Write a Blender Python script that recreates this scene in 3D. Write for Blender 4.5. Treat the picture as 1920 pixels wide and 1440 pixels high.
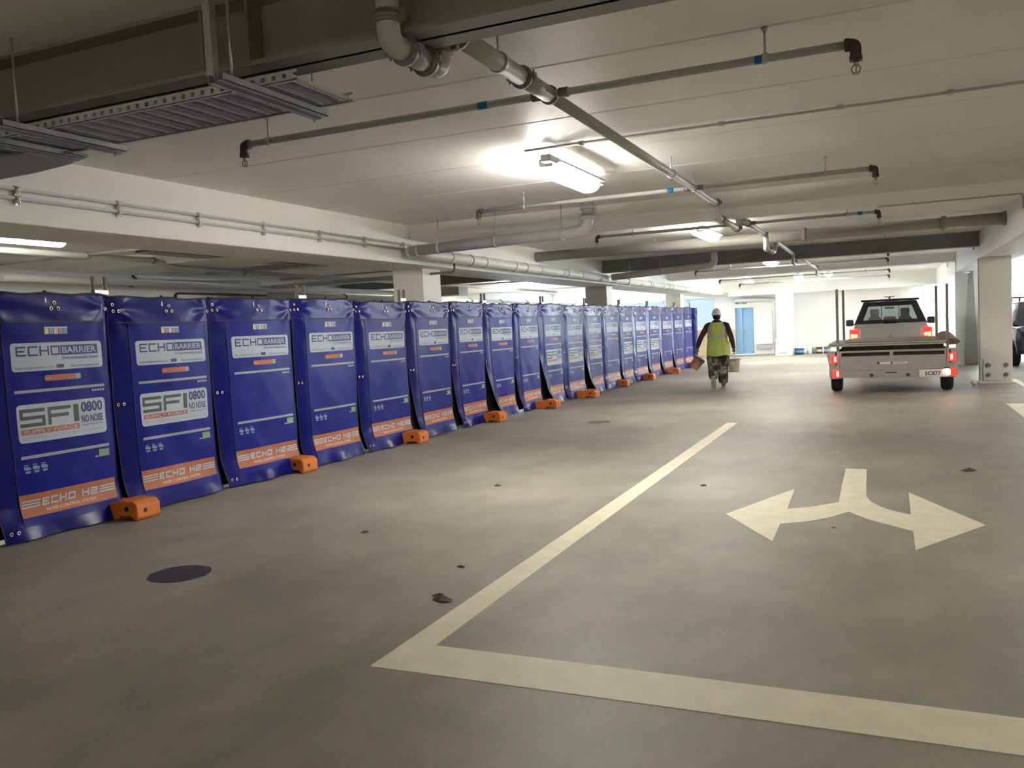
import bpy, bmesh, math, random
from mathutils import Vector, Matrix, noise
PI = math.pi
scene = bpy.context.scene
for _o in list(bpy.data.objects):
    bpy.data.objects.remove(_o)

# ------------------------------------------------------------ camera
YAW, PITCH, ROLL, FPX = 0.41750452, -0.06312248, -0.04608024, 1593.32
_f = Vector((-math.sin(YAW) * math.cos(PITCH), math.cos(YAW) * math.cos(PITCH), math.sin(PITCH)))
_r = Vector((math.cos(YAW), math.sin(YAW), 0))
_u = _r.cross(_f)
_r2 = math.cos(ROLL) * _r + math.sin(ROLL) * _u
_u2 = -math.sin(ROLL) * _r + math.cos(ROLL) * _u
cam_data = bpy.data.cameras.new('camera')
cam_data.sensor_fit = 'HORIZONTAL'
cam_data.sensor_width = 36.0
cam_data.lens = FPX / 1920 * 36.0
cam_data.clip_start = 0.05
cam_data.clip_end = 300
cam = bpy.data.objects.new('camera', cam_data)
scene.collection.objects.link(cam)
_m = Matrix((_r2, _u2, -_f)).transposed().to_4x4()
_m.translation = Vector((0, 0, 1.55))
cam.matrix_world = _m
scene.camera = cam

# ------------------------------------------------------------ world, exposure
scene.view_settings.view_transform = 'Standard'
scene.view_settings.look = 'None'
scene.view_settings.gamma = 1
scene.view_settings.use_curve_mapping = False
scene.view_settings.exposure = 1.78
world = bpy.data.worlds.new('daylight')
scene.world = world
world.use_nodes = True
_bg = world.node_tree.nodes['Background']
_bg.inputs[0].default_value = (0.86, 0.93, 1.0, 1)
_bg.inputs[1].default_value = 9.5
try:
    scene.cycles.max_bounces = 10
    scene.cycles.diffuse_bounces = 6
    scene.cycles.glossy_bounces = 4
    scene.cycles.transmission_bounces = 6
    scene.cycles.transparent_max_bounces = 12
    scene.cycles.sample_clamp_indirect = 6.0
    scene.cycles.caustics_reflective = False
    scene.cycles.caustics_refractive = False
    scene.cycles.use_denoising = True
except Exception:
    pass

CEIL = 3.17
TUBE = 33.0           # emission of the fluorescent diffusers

def portal(x, y, z, sx, sy, rot):
    l = bpy.data.lights.new('window_portal', 'AREA')
    l.shape = 'RECTANGLE'; l.size = sx; l.size_y = sy
    l.cycles.is_portal = True
    o = bpy.data.objects.new('window_portal', l)
    scene.collection.objects.link(o)
    o.location = (x, y, z); o.rotation_euler = rot
# area lights of -Z direction; the openings they stand in are built below
portal(5.6, 38.75, 1.7, 6.4, 2.6, (-PI / 2, 0, 0))
portal(-14.2, 34.35, 1.3, 1.8, 5.7, (0, -PI / 2, 0))
portal(9.1, 30.5, 1.95, 2.0, 13.0, (0, PI / 2, 0))

# ------------------------------------------------------------ materials
MATS = {}
def mat(name, col, rough=0.6, metal=0.0, var=0.0, scale=6.0, bump=0.0, bscale=60.0, emit=None, estr=0.0, spec=0.5, coat=0.0):
    if name in MATS: return MATS[name]
    m = bpy.data.materials.new(name); m.use_nodes = True
    nt = m.node_tree; b = nt.nodes['Principled BSDF']
    b.inputs['Roughness'].default_value = rough
    b.inputs['Metallic'].default_value = metal
    b.inputs['Specular IOR Level'].default_value = spec
    b.inputs['Coat Weight'].default_value = coat
    b.inputs['Base Color'].default_value = (*col, 1)
    if var > 0 or bump > 0:
        tc = nt.nodes.new('ShaderNodeTexCoord')
    if var > 0:
        n = nt.nodes.new('ShaderNodeTexNoise'); n.inputs['Scale'].default_value = scale
        n.inputs['Detail'].default_value = 5
        nt.links.new(tc.outputs['Object'], n.inputs['Vector'])
        r = nt.nodes.new('ShaderNodeValToRGB')
        r.color_ramp.elements[0].position = 0.3; r.color_ramp.elements[1].position = 0.7
        r.color_ramp.elements[0].color = (*[c * (1 - var) for c in col], 1)
        r.color_ramp.elements[1].color = (*[min(1, c * (1 + var)) for c in col], 1)
        nt.links.new(n.outputs['Fac'], r.inputs['Fac'])
        nt.links.new(r.outputs['Color'], b.inputs['Base Color'])
    if bump > 0:
        n2 = nt.nodes.new('ShaderNodeTexNoise'); n2.inputs['Scale'].default_value = bscale
        n2.inputs['Detail'].default_value = 4
        nt.links.new(tc.outputs['Object'], n2.inputs['Vector'])
        bp = nt.nodes.new('ShaderNodeBump'); bp.inputs['Strength'].default_value = bump
        bp.inputs['Distance'].default_value = 0.01
        nt.links.new(n2.outputs['Fac'], bp.inputs['Height'])
        nt.links.new(bp.outputs['Normal'], b.inputs['Normal'])
    if emit:
        b.inputs['Emission Color'].default_value = (*emit, 1)
        b.inputs['Emission Strength'].default_value = estr
    MATS[name] = m
    return m

def floor_material():
    m = bpy.data.materials.new('concrete_floor'); m.use_nodes = True
    nt = m.node_tree; b = nt.nodes['Principled BSDF']; L = nt.links.new
    tc = nt.nodes.new('ShaderNodeTexCoord')
    def nz(scale, det, sx=1, sy=1):
        mp = nt.nodes.new('ShaderNodeMapping'); mp.inputs['Scale'].default_value = (sx, sy, 1)
        L(tc.outputs['Object'], mp.inputs['Vector'])
        n = nt.nodes.new('ShaderNodeTexNoise'); n.inputs['Scale'].default_value = scale; n.inputs['Detail'].default_value = det
        n.inputs['Roughness'].default_value = 0.6
        L(mp.outputs['Vector'], n.inputs['Vector']); return n
    a = nz(0.5, 6); c = nz(3.2, 6, 1.0, 0.5); d = nz(70, 3)
    def mix(x, y, f, mode='MIX'):
        k = nt.nodes.new('ShaderNodeMix'); k.data_type = 'RGBA'; k.blend_type = mode
        k.inputs[0].default_value = f
        L(x, k.inputs[6]); L(y, k.inputs[7]); return k.outputs[2]
    def ramp(n, c0, c1, p0=.3, p1=.7):
        r = nt.nodes.new('ShaderNodeValToRGB')
        r.color_ramp.elements[0].position = p0; r.color_ramp.elements[1].position = p1
        r.color_ramp.elements[0].color = (*c0, 1); r.color_ramp.elements[1].color = (*c1, 1)
        L(n.outputs['Fac'], r.inputs['Fac']); return r.outputs['Color']
    base = ramp(a, (.215, .200, .160), (.385, .362, .295))
    fine = ramp(c, (.80, .80, .80), (1.1, 1.1, 1.1))
    grit = ramp(d, (.92, .92, .92), (1.06, 1.06, 1.06))
    o1 = mix(base, fine, 1.0, 'MULTIPLY'); o2 = mix(o1, grit, 1.0, 'MULTIPLY')
    L(o2, b.inputs['Base Color'])
    rr = nt.nodes.new('ShaderNodeMapRange'); rr.inputs[3].default_value = .38; rr.inputs[4].default_value = .62
    L(c.outputs['Fac'], rr.inputs[0]); L(rr.outputs[0], b.inputs['Roughness'])
    bp = nt.nodes.new('ShaderNodeBump'); bp.inputs['Strength'].default_value = .12; bp.inputs['Distance'].default_value = .01
    L(d.outputs['Fac'], bp.inputs['Height']); L(bp.outputs['Normal'], b.inputs['Normal'])
    b.inputs['Specular IOR Level'].default_value = .4
    return m
M_FLOOR = floor_material()
M_CEIL = mat('painted_soffit', (.80, .79, .75), .5, var=.04, scale=1.5, bump=.15, bscale=30)
M_PAINT = mat('white_wall_paint', (.84, .82, .77), .6, var=.03, scale=1.2, bump=.1, bscale=40)
M_BEAMP = mat('white_beam_paint', (.76, .75, .71), .6, var=.03, scale=1.0, bump=.1, bscale=40)
M_STEEL = mat('grey_steel_paint', (.23, .222, .18), .45, var=.08, scale=3)
M_STEELD = mat('dark_grey_steel_paint', (.29, .295, .275), .5, var=.08, scale=3)
M_STEELP = mat('mid_grey_pipe_paint', (.33, .325, .285), .45, var=.08, scale=3)
M_GALV = mat('galvanised_steel', (.50, .51, .50), .38, .65, var=.12, scale=18)
M_GPIPE = mat('grey_painted_pipe', (.43, .435, .41), .45, 0.0, var=.06, scale=5)
M_PVC = mat('pale_grey_plastic_pipe', (.48, .48, .47), .4, var=.04, scale=3)
M_PVCW = mat('off_white_pipe', (.66, .64, .58), .45, var=.04, scale=3)
M_FIT = mat('cast_iron_fitting', (.24, .23, .22), .5, .4, var=.15, scale=20)
M_RUST = mat('brown_iron_fitting', (.075, .055, .05), .6, .2)
M_BRASS = mat('brass_head', (.45, .36, .22), .35, .8)
M_BLUEB = mat('blue_pipe_tape', (.01, .16, .42), .4)
M_LINE = mat('cream_line_paint', (.80, .745, .56), .55, var=.07, scale=7, bump=.08, bscale=50)
M_BLACK = mat('black_plastic', (.012, .012, .014), .5)
M_RUBBER = mat('tyre_rubber', (.022, .021, .021), .75, var=.2, scale=30)
M_CHROME = mat('chrome', (.8, .8, .8), .12, 1.0)
M_WHITE = mat('white_enamel', (.80, .80, .78), .35)

# ------------------------------------------------------------ mesh helpers
def link(o, parent=None):
    scene.collection.objects.link(o)
    if parent is not None: o.parent = parent
    return o
def props(o, label=None, cat=None, group=None, kind=None):
    if label: o['label'] = label
    if cat: o['category'] = cat
    if group: o['group'] = group
    if kind: o['kind'] = kind
    return o
def empty(name, loc, label, cat, rz=0.0, group=None, kind=None):
    o = bpy.data.objects.new(name, None); o.empty_display_size = .2
    o.location = loc; o.rotation_euler = (0, 0, rz)
    scene.collection.objects.link(o)
    return props(o, label, cat, group, kind)

class MB:
    def __init__(s): s.v = []; s.f = []; s.sm = []
    def add(s, vs, fs, smooth=False):
        n = len(s.v); s.v += [tuple(p) for p in vs]
        for f in fs: s.f.append([i + n for i in f]); s.sm.append(smooth)
        return s
    def box(s, x0, y0, z0, x1, y1, z1):
        vs = [(x, y, z) for x in (x0, x1) for y in (y0, y1) for z in (z0, z1)]
        return s.add(vs, [(0, 1, 3, 2), (4, 6, 7, 5), (0, 4, 5, 1), (2, 3, 7, 6), (0, 2, 6, 4), (1, 5, 7, 3)])
    def obox(s, c, ax, ay, az, hx, hy, hz):
        c = Vector(c); ax = Vector(ax).normalized() * hx; ay = Vector(ay).normalized() * hy; az = Vector(az).normalized() * hz
        vs = [c + ax * i + ay * j + az * k for i in (-1, 1) for j in (-1, 1) for k in (-1, 1)]
        return s.add(vs, [(0, 1, 3, 2), (4, 6, 7, 5), (0, 4, 5, 1), (2, 3, 7, 6), (0, 2, 6, 4), (1, 5, 7, 3)])
    def tube(s, pts, r, seg=12, caps=True, smooth=True):
        pts = [Vector(p) for p in pts]; n = len(pts)
        rs = r if isinstance(r, (list, tuple)) else [r] * n
        rings = []; prev = None
        for i, p in enumerate(pts):
            if i == 0: t = pts[1] - p
            elif i == n - 1: t = p - pts[i - 1]
            else: t = (pts[i + 1] - p).normalized() + (p - pts[i - 1]).normalized()
            t.normalize()
            if prev is None:
                a = Vector((0, 0, 1)) if abs(t.z) < .9 else Vector((1, 0, 0))
                nrm = t.cross(a).normalized()
            else:
                nrm = (prev - t * prev.dot(t)).normalized()
            prev = nrm; bn = t.cross(nrm)
            k = 1.0
            if 0 < i < n - 1:
                d = (pts[i + 1] - p).normalized().dot((p - pts[i - 1]).normalized())
                k = 1 / max(.5, math.sqrt(max(.05, (1 + d) / 2)))
            rings.append([p + (nrm * math.cos(2 * PI * j / seg) + bn * math.sin(2 * PI * j / seg)) * rs[i] * (k if False else 1) for j in range(seg)])
        b = len(s.v)
        for rg in rings: s.v += [tuple(q) for q in rg]
        for i in range(n - 1):
            for j in range(seg):
                k = (j + 1) % seg
                s.f.append([b + i * seg + j, b + i * seg + k, b + (i + 1) * seg + k, b + (i + 1) * seg + j]); s.sm.append(smooth)
        if caps:
            s.f.append([b + j for j in range(seg)][::-1]); s.sm.append(False)
            s.f.append([b + (n - 1) * seg + j for j in range(seg)]); s.sm.append(False)
        return s
    def cyl(s, a, b, r, seg=16, r2=None, smooth=True):
        return s.tube([a, b], [r, r if r2 is None else r2], seg, True, smooth)
    def prism(s, poly, axis, a, b):
        """poly: 2D points; axis 'x' -> (y,z), 'y' -> (x,z), 'z' -> (x,y)"""
        def P(p, t):
            return {'x': (t, p[0], p[1]), 'y': (p[0], t, p[1]), 'z': (p[0], p[1], t)}[axis]
        n = len(poly)
        vs = [P(p, a) for p in poly] + [P(p, b) for p in poly]
        fs = [[i, (i + 1) % n, n + (i + 1) % n, n + i] for i in range(n)] + [list(range(n))[::-1], list(range(n, 2 * n))]
        return s.add(vs, fs)
    def ring(s, c, axis, ro, ri, th, seg=16):
        c = Vector(c); t = Vector(axis).normalized()
        a = Vector((0, 0, 1)) if abs(t.z) < .9 else Vector((1, 0, 0))
        n = t.cross(a).normalized(); m = t.cross(n)
        vs = []
        for (r, h) in ((ro, -th / 2), (ro, th / 2), (ri, th / 2), (ri, -th / 2)):
            vs += [c + t * h + (n * math.cos(2 * PI * j / seg) + m * math.sin(2 * PI * j / seg)) * r for j in range(seg)]
        fs = []
        for k in range(4):
            k2 = (k + 1) % 4
            for j in range(seg):
                j2 = (j + 1) % seg
                fs.append([k * seg + j, k * seg + j2, k2 * seg + j2, k2 * seg + j])
        return s.add(vs, fs, True)
    def sphere(s, c, rx, ry, rz, seg=14, rg=9, z0=-1.0):
        vs = []; 
        for i in range(rg + 1):
            zz = z0 + (1 - z0) * i / rg if z0 > -1 else -math.cos(PI * i / rg)
            rr = math.sqrt(max(0, 1 - zz * zz))
            vs += [(c[0] + rx * rr * math.cos(2 * PI * j / seg), c[1] + ry * rr * math.sin(2 * PI * j / seg), c[2] + rz * zz) for j in range(seg)]
        fs = [[i * seg + j, i * seg + (j + 1) % seg, (i + 1) * seg + (j + 1) % seg, (i + 1) * seg + j] for i in range(rg) for j in range(seg)]
        fs.append([j for j in range(seg)][::-1]); fs.append([rg * seg + j for j in range(seg)])
        return s.add(vs, fs, True)
    def loft(s, rings, caps=True, smooth=True, closed=True):
        n = len(rings[0]); b = len(s.v)
        for rg in rings: s.v += [tuple(q) for q in rg]
        for i in range(len(rings) - 1):
            for j in range(n if closed else n - 1):
                k = (j + 1) % n
                s.f.append([b + i * n + j, b + i * n + k, b + (i + 1) * n + k, b + (i + 1) * n + j]); s.sm.append(smooth)
        if caps:
            s.f.append([b + j for j in range(n)][::-1]); s.sm.append(False)
            s.f.append([b + (len(rings) - 1) * n + j for j in range(n)]); s.sm.append(False)
        return s
    def mesh(s, name, m, bevel=0.0, bseg=2, recalc=True, weld=0):
        me = bpy.data.meshes.new(name); me.from_pydata(s.v, [], s.f)
        me.polygons.foreach_set('use_smooth', s.sm)
        bm = bmesh.new(); bm.from_mesh(me)
        if weld: bmesh.ops.remove_doubles(bm, verts=bm.verts, dist=weld)
        if recalc: bmesh.ops.recalc_face_normals(bm, faces=bm.faces)
        if bevel > 0:
            es = [e for e in bm.edges if len(e.link_faces) == 2 and e.calc_face_angle(0) > .5]
            bmesh.ops.bevel(bm, geom=es, offset=bevel, segments=bseg, affect='EDGES', profile=.5, clamp_overlap=True)
        bm.to_mesh(me); bm.free()
        if m: me.materials.append(m)
        return me
    def obj(s, name, m, parent=None, bevel=0.0, bseg=2, recalc=True, weld=0, label=None):
        o = bpy.data.objects.new(name, s.mesh(name, m, bevel, bseg, recalc, weld))
        link(o, parent)
        if label: o['label'] = label
        return o

def copy_tree(o, parent=None, skip=()):
    c = o.copy(); scene.collection.objects.link(c)
    if parent is not None: c.parent = parent
    for ch in list(o.children):
        if ch.name.split('.')[0] in skip: continue
        copy_tree(ch, c, skip)
    return c
ORD = ['first', 'second', 'third', 'fourth', 'fifth', 'sixth', 'seventh', 'eighth', 'ninth', 'tenth', 'eleventh', 'twelfth',
       'thirteenth', 'fourteenth', 'fifteenth', 'sixteenth', 'seventeenth', 'eighteenth', 'nineteenth', 'twentieth']

# ------------------------------------------------------------ room shell
XL, XR, YB, YF = -14.3, 9.2, -6.0, 38.6
def struct(name, mb, m, bevel=0, label=None):
    o = mb.obj(name, m, None, bevel); o['kind'] = 'structure'
    if label: o['label'] = label
    return o
struct('floor', MB().box(XL - .3, YB - .3, -.2, XR + .3, YF + .3, 0), M_FLOOR)
cb = MB()
y = 5.03 - 1.283 * 9
while y < YF + .3:
    y0, y1 = y + .004, min(y + 1.279, YF + .3)
    cb.prism([(y0 + .012, CEIL), (y1 - .012, CEIL), (y1, CEIL + .007), (y1, CEIL + .05), (y0, CEIL + .05), (y0, CEIL + .007)], 'x', XL - .3, XR + .3)
    y += 1.283
cb.box(XL - .3, YB - .3, CEIL + .045, XR + .3, YF + .3, CEIL + .25)
struct('ceiling', cb, M_CEIL)
lw = MB(); LY0, LY1, LZ0, LZ1 = 31.5, 37.2, .4, 2.2
lw.box(XL - .25, YB - .25, 0, XL, LY0, CEIL).box(XL - .25, LY1, 0, XL, YF + .25, CEIL).box(XL - .25, LY0, 0, XL, LY1, LZ0).box(XL - .25, LY0, LZ1, XL, LY1, CEIL)
struct('wall_left', lw, M_PAINT)
struct('wall_back', MB().box(XL, YB - .25, 0, XR, YB, CEIL), M_PAINT)
# far wall with a window band on the left, a doorway and an opening on the right
fw = MB()
WZ0, WZ1 = 1.2, 2.56
WX0, WX1 = -14.0, -7.05
DX0, DX1, DZ = -6.15, -5.36, 2.06
def wseg(x0, x1, z0, z1): fw.box(x0, YF, z0, x1, YF + .25, z1)
wseg(XL, WX0, 0, CEIL); wseg(WX0, WX1, 0, WZ0); wseg(WX0, WX1, WZ1, CEIL); wseg(WX1, DX0, 0, CEIL)
wseg(DX0, DX1, DZ, CEIL); wseg(DX1, 2.55, 0, CEIL); wseg(2.55, 8.9, 0, .55); wseg(2.55, 8.9, 3.0, CEIL); wseg(8.9, XR, 0, CEIL)
struct('wall_far', fw, M_PAINT)
# right wall: concrete upstand and head with a long opening between
rw = MB()
rw.box(XR, YB, 0, XR + .25, YF, 1.05); rw.box(XR, YB, 2.85, XR + .25, YF, CEIL)
rw.box(XR, YB, 1.05, XR + .25, 24.0, 2.85); rw.box(XR, 37.0, 1.05, XR + .25, YF, 2.85)
for yy in (30.5,): rw.box(XR, yy - .25, 1.05, XR + .25, yy + .25, 2.85)
struct('wall_right', rw, M_PAINT)
m_glass = bpy.data.materials.new('window_glass'); m_glass.use_nodes = True
_nt = m_glass.node_tree; _nt.nodes.clear()
_o = _nt.nodes.new('ShaderNodeOutputMaterial'); _t = _nt.nodes.new('ShaderNodeBsdfTransparent'); _g = _nt.nodes.new('ShaderNodeBsdfGlossy')
_t.inputs[0].default_value = (.93, .97, 1, 1); _g.inputs['Roughness'].default_value = .05
_x = _nt.nodes.new('ShaderNodeMixShader'); _x.inputs[0].default_value = .06
_nt.links.new(_t.outputs[0], _x.inputs[1]); _nt.links.new(_g.outputs[0], _x.inputs[2]); _nt.links.new(_x.outputs[0], _o.inputs[0])
m_film = m_glass.copy(); m_film.name = 'pale_blue_window_film'
for _n in m_film.node_tree.nodes:
    if _n.type == 'BSDF_TRANSPARENT': _n.inputs[0].default_value = (.165, .182, .196, 1)
M_FRAME = mat('window_frame_paint', (.62, .66, .70), .4)
def window(idx, x0, x1, z0, z1, nx, zs):
    fr = MB(); t = .05
    fr.box(x0, YF + .08, z0, x1, YF + .16, z0 + t); fr.box(x0, YF + .08, z1 - t, x1, YF + .16, z1)
    for i in range(nx + 1):
        x = x0 + (x1 - x0 - t) * i / nx; fr.box(x, YF + .08, z0, x + t, YF + .16, z1)
    for z in zs: fr.box(x0, YF + .09, z, x1, YF + .15, z + .035)
    w = struct('window_%d' % idx, fr, M_FRAME)
    g = MB().box(x0, YF + .115, z0, x1, YF + .121, z1).obj('pane', m_film if idx == 1 else m_glass, w)
window(1, WX0, WX1, WZ0, WZ1, 6, [])
fr = MB()
fr.box(XL - .15, LY0, LZ0, XL - .08, LY1, LZ0 + .05).box(XL - .15, LY0, LZ1 - .05, XL - .08, LY1, LZ1)
for i in range(4): fr.box(XL - .15, LY0 + (LY1 - LY0 - .05) * i / 3, LZ0, XL - .08, LY0 + (LY1 - LY0 - .05) * i / 3 + .05, LZ1)
_w3 = struct('window_3', fr, M_FRAME)  # window added in the left wall to bring daylight to the far end
MB().box(XL - .118, LY0, LZ0, XL - .112, LY1, LZ1).obj('pane', m_glass, _w3)
window(2, 2.55, 8.9, .55, 3.0, 3, [1.3, 1.95, 2.5])
# blue door, ajar to a blue room behind
M_DOORB = mat('blue_door_paint', (.28, .50, .74), .45, var=.03)
d = MB().box(DX0 - .06, YF - .02, 0, DX0, YF + .12, DZ + .06).box(DX1, YF - .02, 0, DX1 + .06, YF + .12, DZ + .06).box(DX0, YF - .02, DZ, DX1, YF + .12, DZ + .06)
d1 = struct('door_1', d, M_WHITE)
MB().box(DX0, YF + .05, .01, DX0 + .25, YF + .09, DZ).obj('narrow_leaf', M_DOORB, d1, .004)
MB().box(DX0 + .256, YF + .10, .01, DX1, YF + .14, DZ).obj('door_leaf', M_DOORB, d1, .004)
MB().box(DX0 + .248, YF + .03, .01, DX0 + .268, YF + .10, DZ).obj('meeting_stile', mat('pale_blue_strip', (.42, .62, .85), .4), d1)
MB().cyl((DX0 + .33, YF + .10, 1.0), (DX0 + .33, YF + .03, 1.0), .012).cyl((DX0 + .33, YF + .035, 1.0), (DX0 + .45, YF + .035, 1.0), .011).obj('door_handle', M_CHROME, d1)

# beams and columns
SOF = 2.6
BLX0, BLX1 = -7.35, -6.46
struct('concrete_beam', MB().box(BLX0, YB, SOF, BLX1, YF, CEIL + .01), M_BEAMP, .012, 'long white beam over the blue barrier carrying two conduits')
struct('concrete_beam', MB().box(1.80, YB, SOF, 2.55, YF, CEIL + .01), M_BEAMP, .012, 'long white beam on the right above the bolted column')
for (y0, y1, z, lab) in ((11.05, 12.3, 2.955, 'shallow white crossbeam beyond the nearest lit fitting'), (27.3, 28.0, 2.92, 'shallow white crossbeam above the pickup'),
                         (37.35, 37.95, 2.56, 'deep white crossbeam along the far wall')):
    struct('concrete_crossbeam', MB().box(XL if y0 > 20 else BLX1 + .01, y0, z, XR if y0 > 20 else 1.79, y1, CEIL + .008), M_BEAMP, .01, lab)
struct('concrete_crossbeam', MB().box(XL, 11.05, 2.955, BLX0 - .01, 12.3, CEIL + .008), M_BEAMP, .01, 'shallow white crossbeam behind the barrier on the left')
for (x0, y0, x1, y1, lab) in ((-7.3, 11.9, -6.75, 12.5, 'square white column behind the blue barrier, nearest of the three'), (-7.4, 21.8, -6.80, 22.35, 'square white column behind the blue barrier, middle of the three'),
                              (-7.45, 31.1, -6.9, 31.65, 'square white column behind the blue barrier, farthest of the three')):
    struct('concrete_column', MB().box(x0, y0, 0, x1, y1, SOF + .01), M_PAINT, .015, lab)
struct('concrete_column', MB().box(-4.22, 36.95, 0, -3.60, 37.9, 2.57), M_PAINT, .015, 'bright white column at the far wall behind the folded white board')
struct('concrete_column', MB().box(1.30, 37.0, 0, 1.95, 37.9, 2.57), M_PAINT, .015, 'far white column behind the pickup on the right')
# near right column: steel I section, painted, on a bolted plate
def i_column(x0, x1, y0, y1, lab, bolts, flange=.045):
    c = MB()
    c.box(x0, y0, .03, x1, y0 + flange, SOF); c.box(x0, y1 - flange, .03, x1, y1, SOF)
    xm = (x0 + x1) / 2; c.box(xm - .02, y0 + .02, .03, xm + .02, y1 - .02, SOF)
    c.box(x0 - .03, y0 - .10, 0, x1 + .03, y1 + .1, .035)
    o = struct('steel_column', c, M_BEAMP, .004, lab)
    if bolts:
        MB().box(x0 + .05, y0 - .03, .06, x1 - .04, y0, .50).obj('cover_plate', M_BEAMP, o, .006)
        for bx in (x0 + .14, x1 - .12):
            for bz in (.18, .38):
                MB().cyl((bx, y0 - .03, bz), (bx, y0 - .065, bz), .043, 12).cyl((bx, y0 - .06, bz), (bx, y0 - .08, bz), .03, 6).obj('bolt', M_FIT, o)
    return o
i_column(1.76, 2.34, 20.05, 20.45, 'near right column with four large bolts at its foot', True)
i_column(1.78, 2.33, 26.95, 27.35, 'grey shaded right column behind the bolted one', False)
# dark raking brace plate beside the second column
struct('steel_brace_plate', MB().prism([(1.98, 0.02), (2.30, 0.02), (2.20, SOF), (2.08, SOF)], 'y', 26.78, 26.9), M_STEELD, .004, 'tapering dark grey steel brace in front of second right column')
# steel I beam across near the camera, carrying stiffeners
def i_beam(y0, y1, z0, z1, x0, x1, m, lab, tf=.022, stiff=()):
    c = MB(); ym = (y0 + y1) / 2
    c.box(x0, y0, z0, x1, y1, z0 + tf); c.box(x0, y0, z1 - tf, x1, y1, z1); c.box(x0, ym - .012, z0, x1, ym + .012, z1)
    o = struct('steel_beam', c, m, 0, lab)
    for sx in stiff: MB().box(sx - .008, y0 + .01, z0 + tf, sx + .008, y1 - .01, z1 - tf).obj('stiffener_plate', m, o)
    return o
i_beam(3.25, 3.50, 2.843, CEIL, BLX1, 1.80, M_STEEL, 'dark grey steel I-beam across the top left, nearest beam', .02, (-3.00, -2.72, .4))
i_beam(20.35, 20.65, 2.86, CEIL, BLX1, 1.80, M_STEELD, 'dark flat steel I-beam spanning above the pickup')
i_beam(20.35, 20.65, 2.86, CEIL, XL, BLX0, M_STEELD, 'dark steel I-beam behind the barrier on the left')
# markings on the floor
def marking(name, poly, lab, z=.003, m=M_LINE, cat='floor marking'):
    o = MB().prism(poly, 'z', -.001, z).obj(name, m); o['kind'] = 'structure'; o['label'] = lab; return o
marking('line_marking', [(-2.255, 3.285), (1.8, 3.30), (1.8, 3.60), (-2.085, 3.61), (-2.085, 13.0), (-2.24, 13.0)], 'cream L-shaped bay line in the foreground')
marking('line_marking', [(1.73, 15.7), (4.5, 15.7), (4.5, 12.7), (1.95, 12.7), (1.73, 13.6), (1.95, 15.3)][:0] or [(1.73, 15.72), (3.6, 15.72), (3.6, 15.2), (1.745, 15.2)], 'short cream line cut by the right edge of the photo')
marking('line_marking', [(1.745, 15.2), (1.745, 13.0), (2.2, 13.0), (2.2, 15.2)][:0] or [(1.735, 13.2), (1.9, 13.2), (1.9, 15.2), (1.735, 15.2)], 'cream lane line running toward the camera at the right edge')
marking('line_marking', [(2.42, 21.1), (2.53, 21.1), (2.47, 14.0), (2.36, 14.0)], 'thin white bay line right of the bolted column')
marking('arrow_marking', [(-0.404, 9.12), (-0.21, 9.115), (-.195, 8.2), (-0.185, 7.737), (-.14, 7.50), (-0.066, 7.33), (.02, 7.20), (0.143, 7.09), (0.147, 7.965), (0.622, 6.844), (0.147, 6.023), (0.145, 6.55), (-0.072, 6.775), (-.18, 6.90), (-0.301, 7.10), (-.42, 6.88), (-0.555, 6.715), (-0.762, 6.57), (-0.754, 6.034), (-1.208, 6.831), (-0.789, 7.969), (-0.765, 7.11), (-.58, 7.24), (-0.39, 7.454), (-.40, 8.2)], 'cream painted two-way arrow marking on the floor')

# ------------------------------------------------------------ fluorescent fittings
M_TUBE = mat('lit_diffuser', (.9, .9, .88), .4, emit=(1.0, .955, .885), estr=TUBE)
M_BATTEN = mat('fitting_enamel', (.62, .62, .60), .4)
def make_fitting():
    r = empty('fluorescent_light', (0, 0, 0), '', 'light')
    MB().box(-.035, -.80, .026, .055, .80, .09).obj('batten_body', M_BATTEN, r, .004)
    MB().box(.055, -.62, .035, .11, .62, .05).obj('reflector_wing', M_BATTEN, r)
    m = MB(); rg = []
    for yy, s in ((-.66, .80), (-.64, 1), (.64, 1), (.66, .80)):
        rg.append([(-.07 + .112 * s * math.cos(a), yy, .0 + .06 * s * math.sin(a)) for a in [PI + PI * k / 12 for k in range(13)]] + [(.036 * s, yy, .022), (-.178 * s, yy, .022)])
    m.loft(rg); m.obj('diffuser', M_TUBE, r)
    for s in (-1, 1): MB().box(-.10, s * .66 - .02, .0, .03, s * .66 + .02, .075).obj('end_cap', M_BATTEN, r, .003)
    for s in (-.45, .45): MB().cyl((.01, s, .085), (.01, s, .17), .006, 8).obj('hanger_rod', M_GALV, r)
    return r
fit0 = make_fitting()
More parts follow.
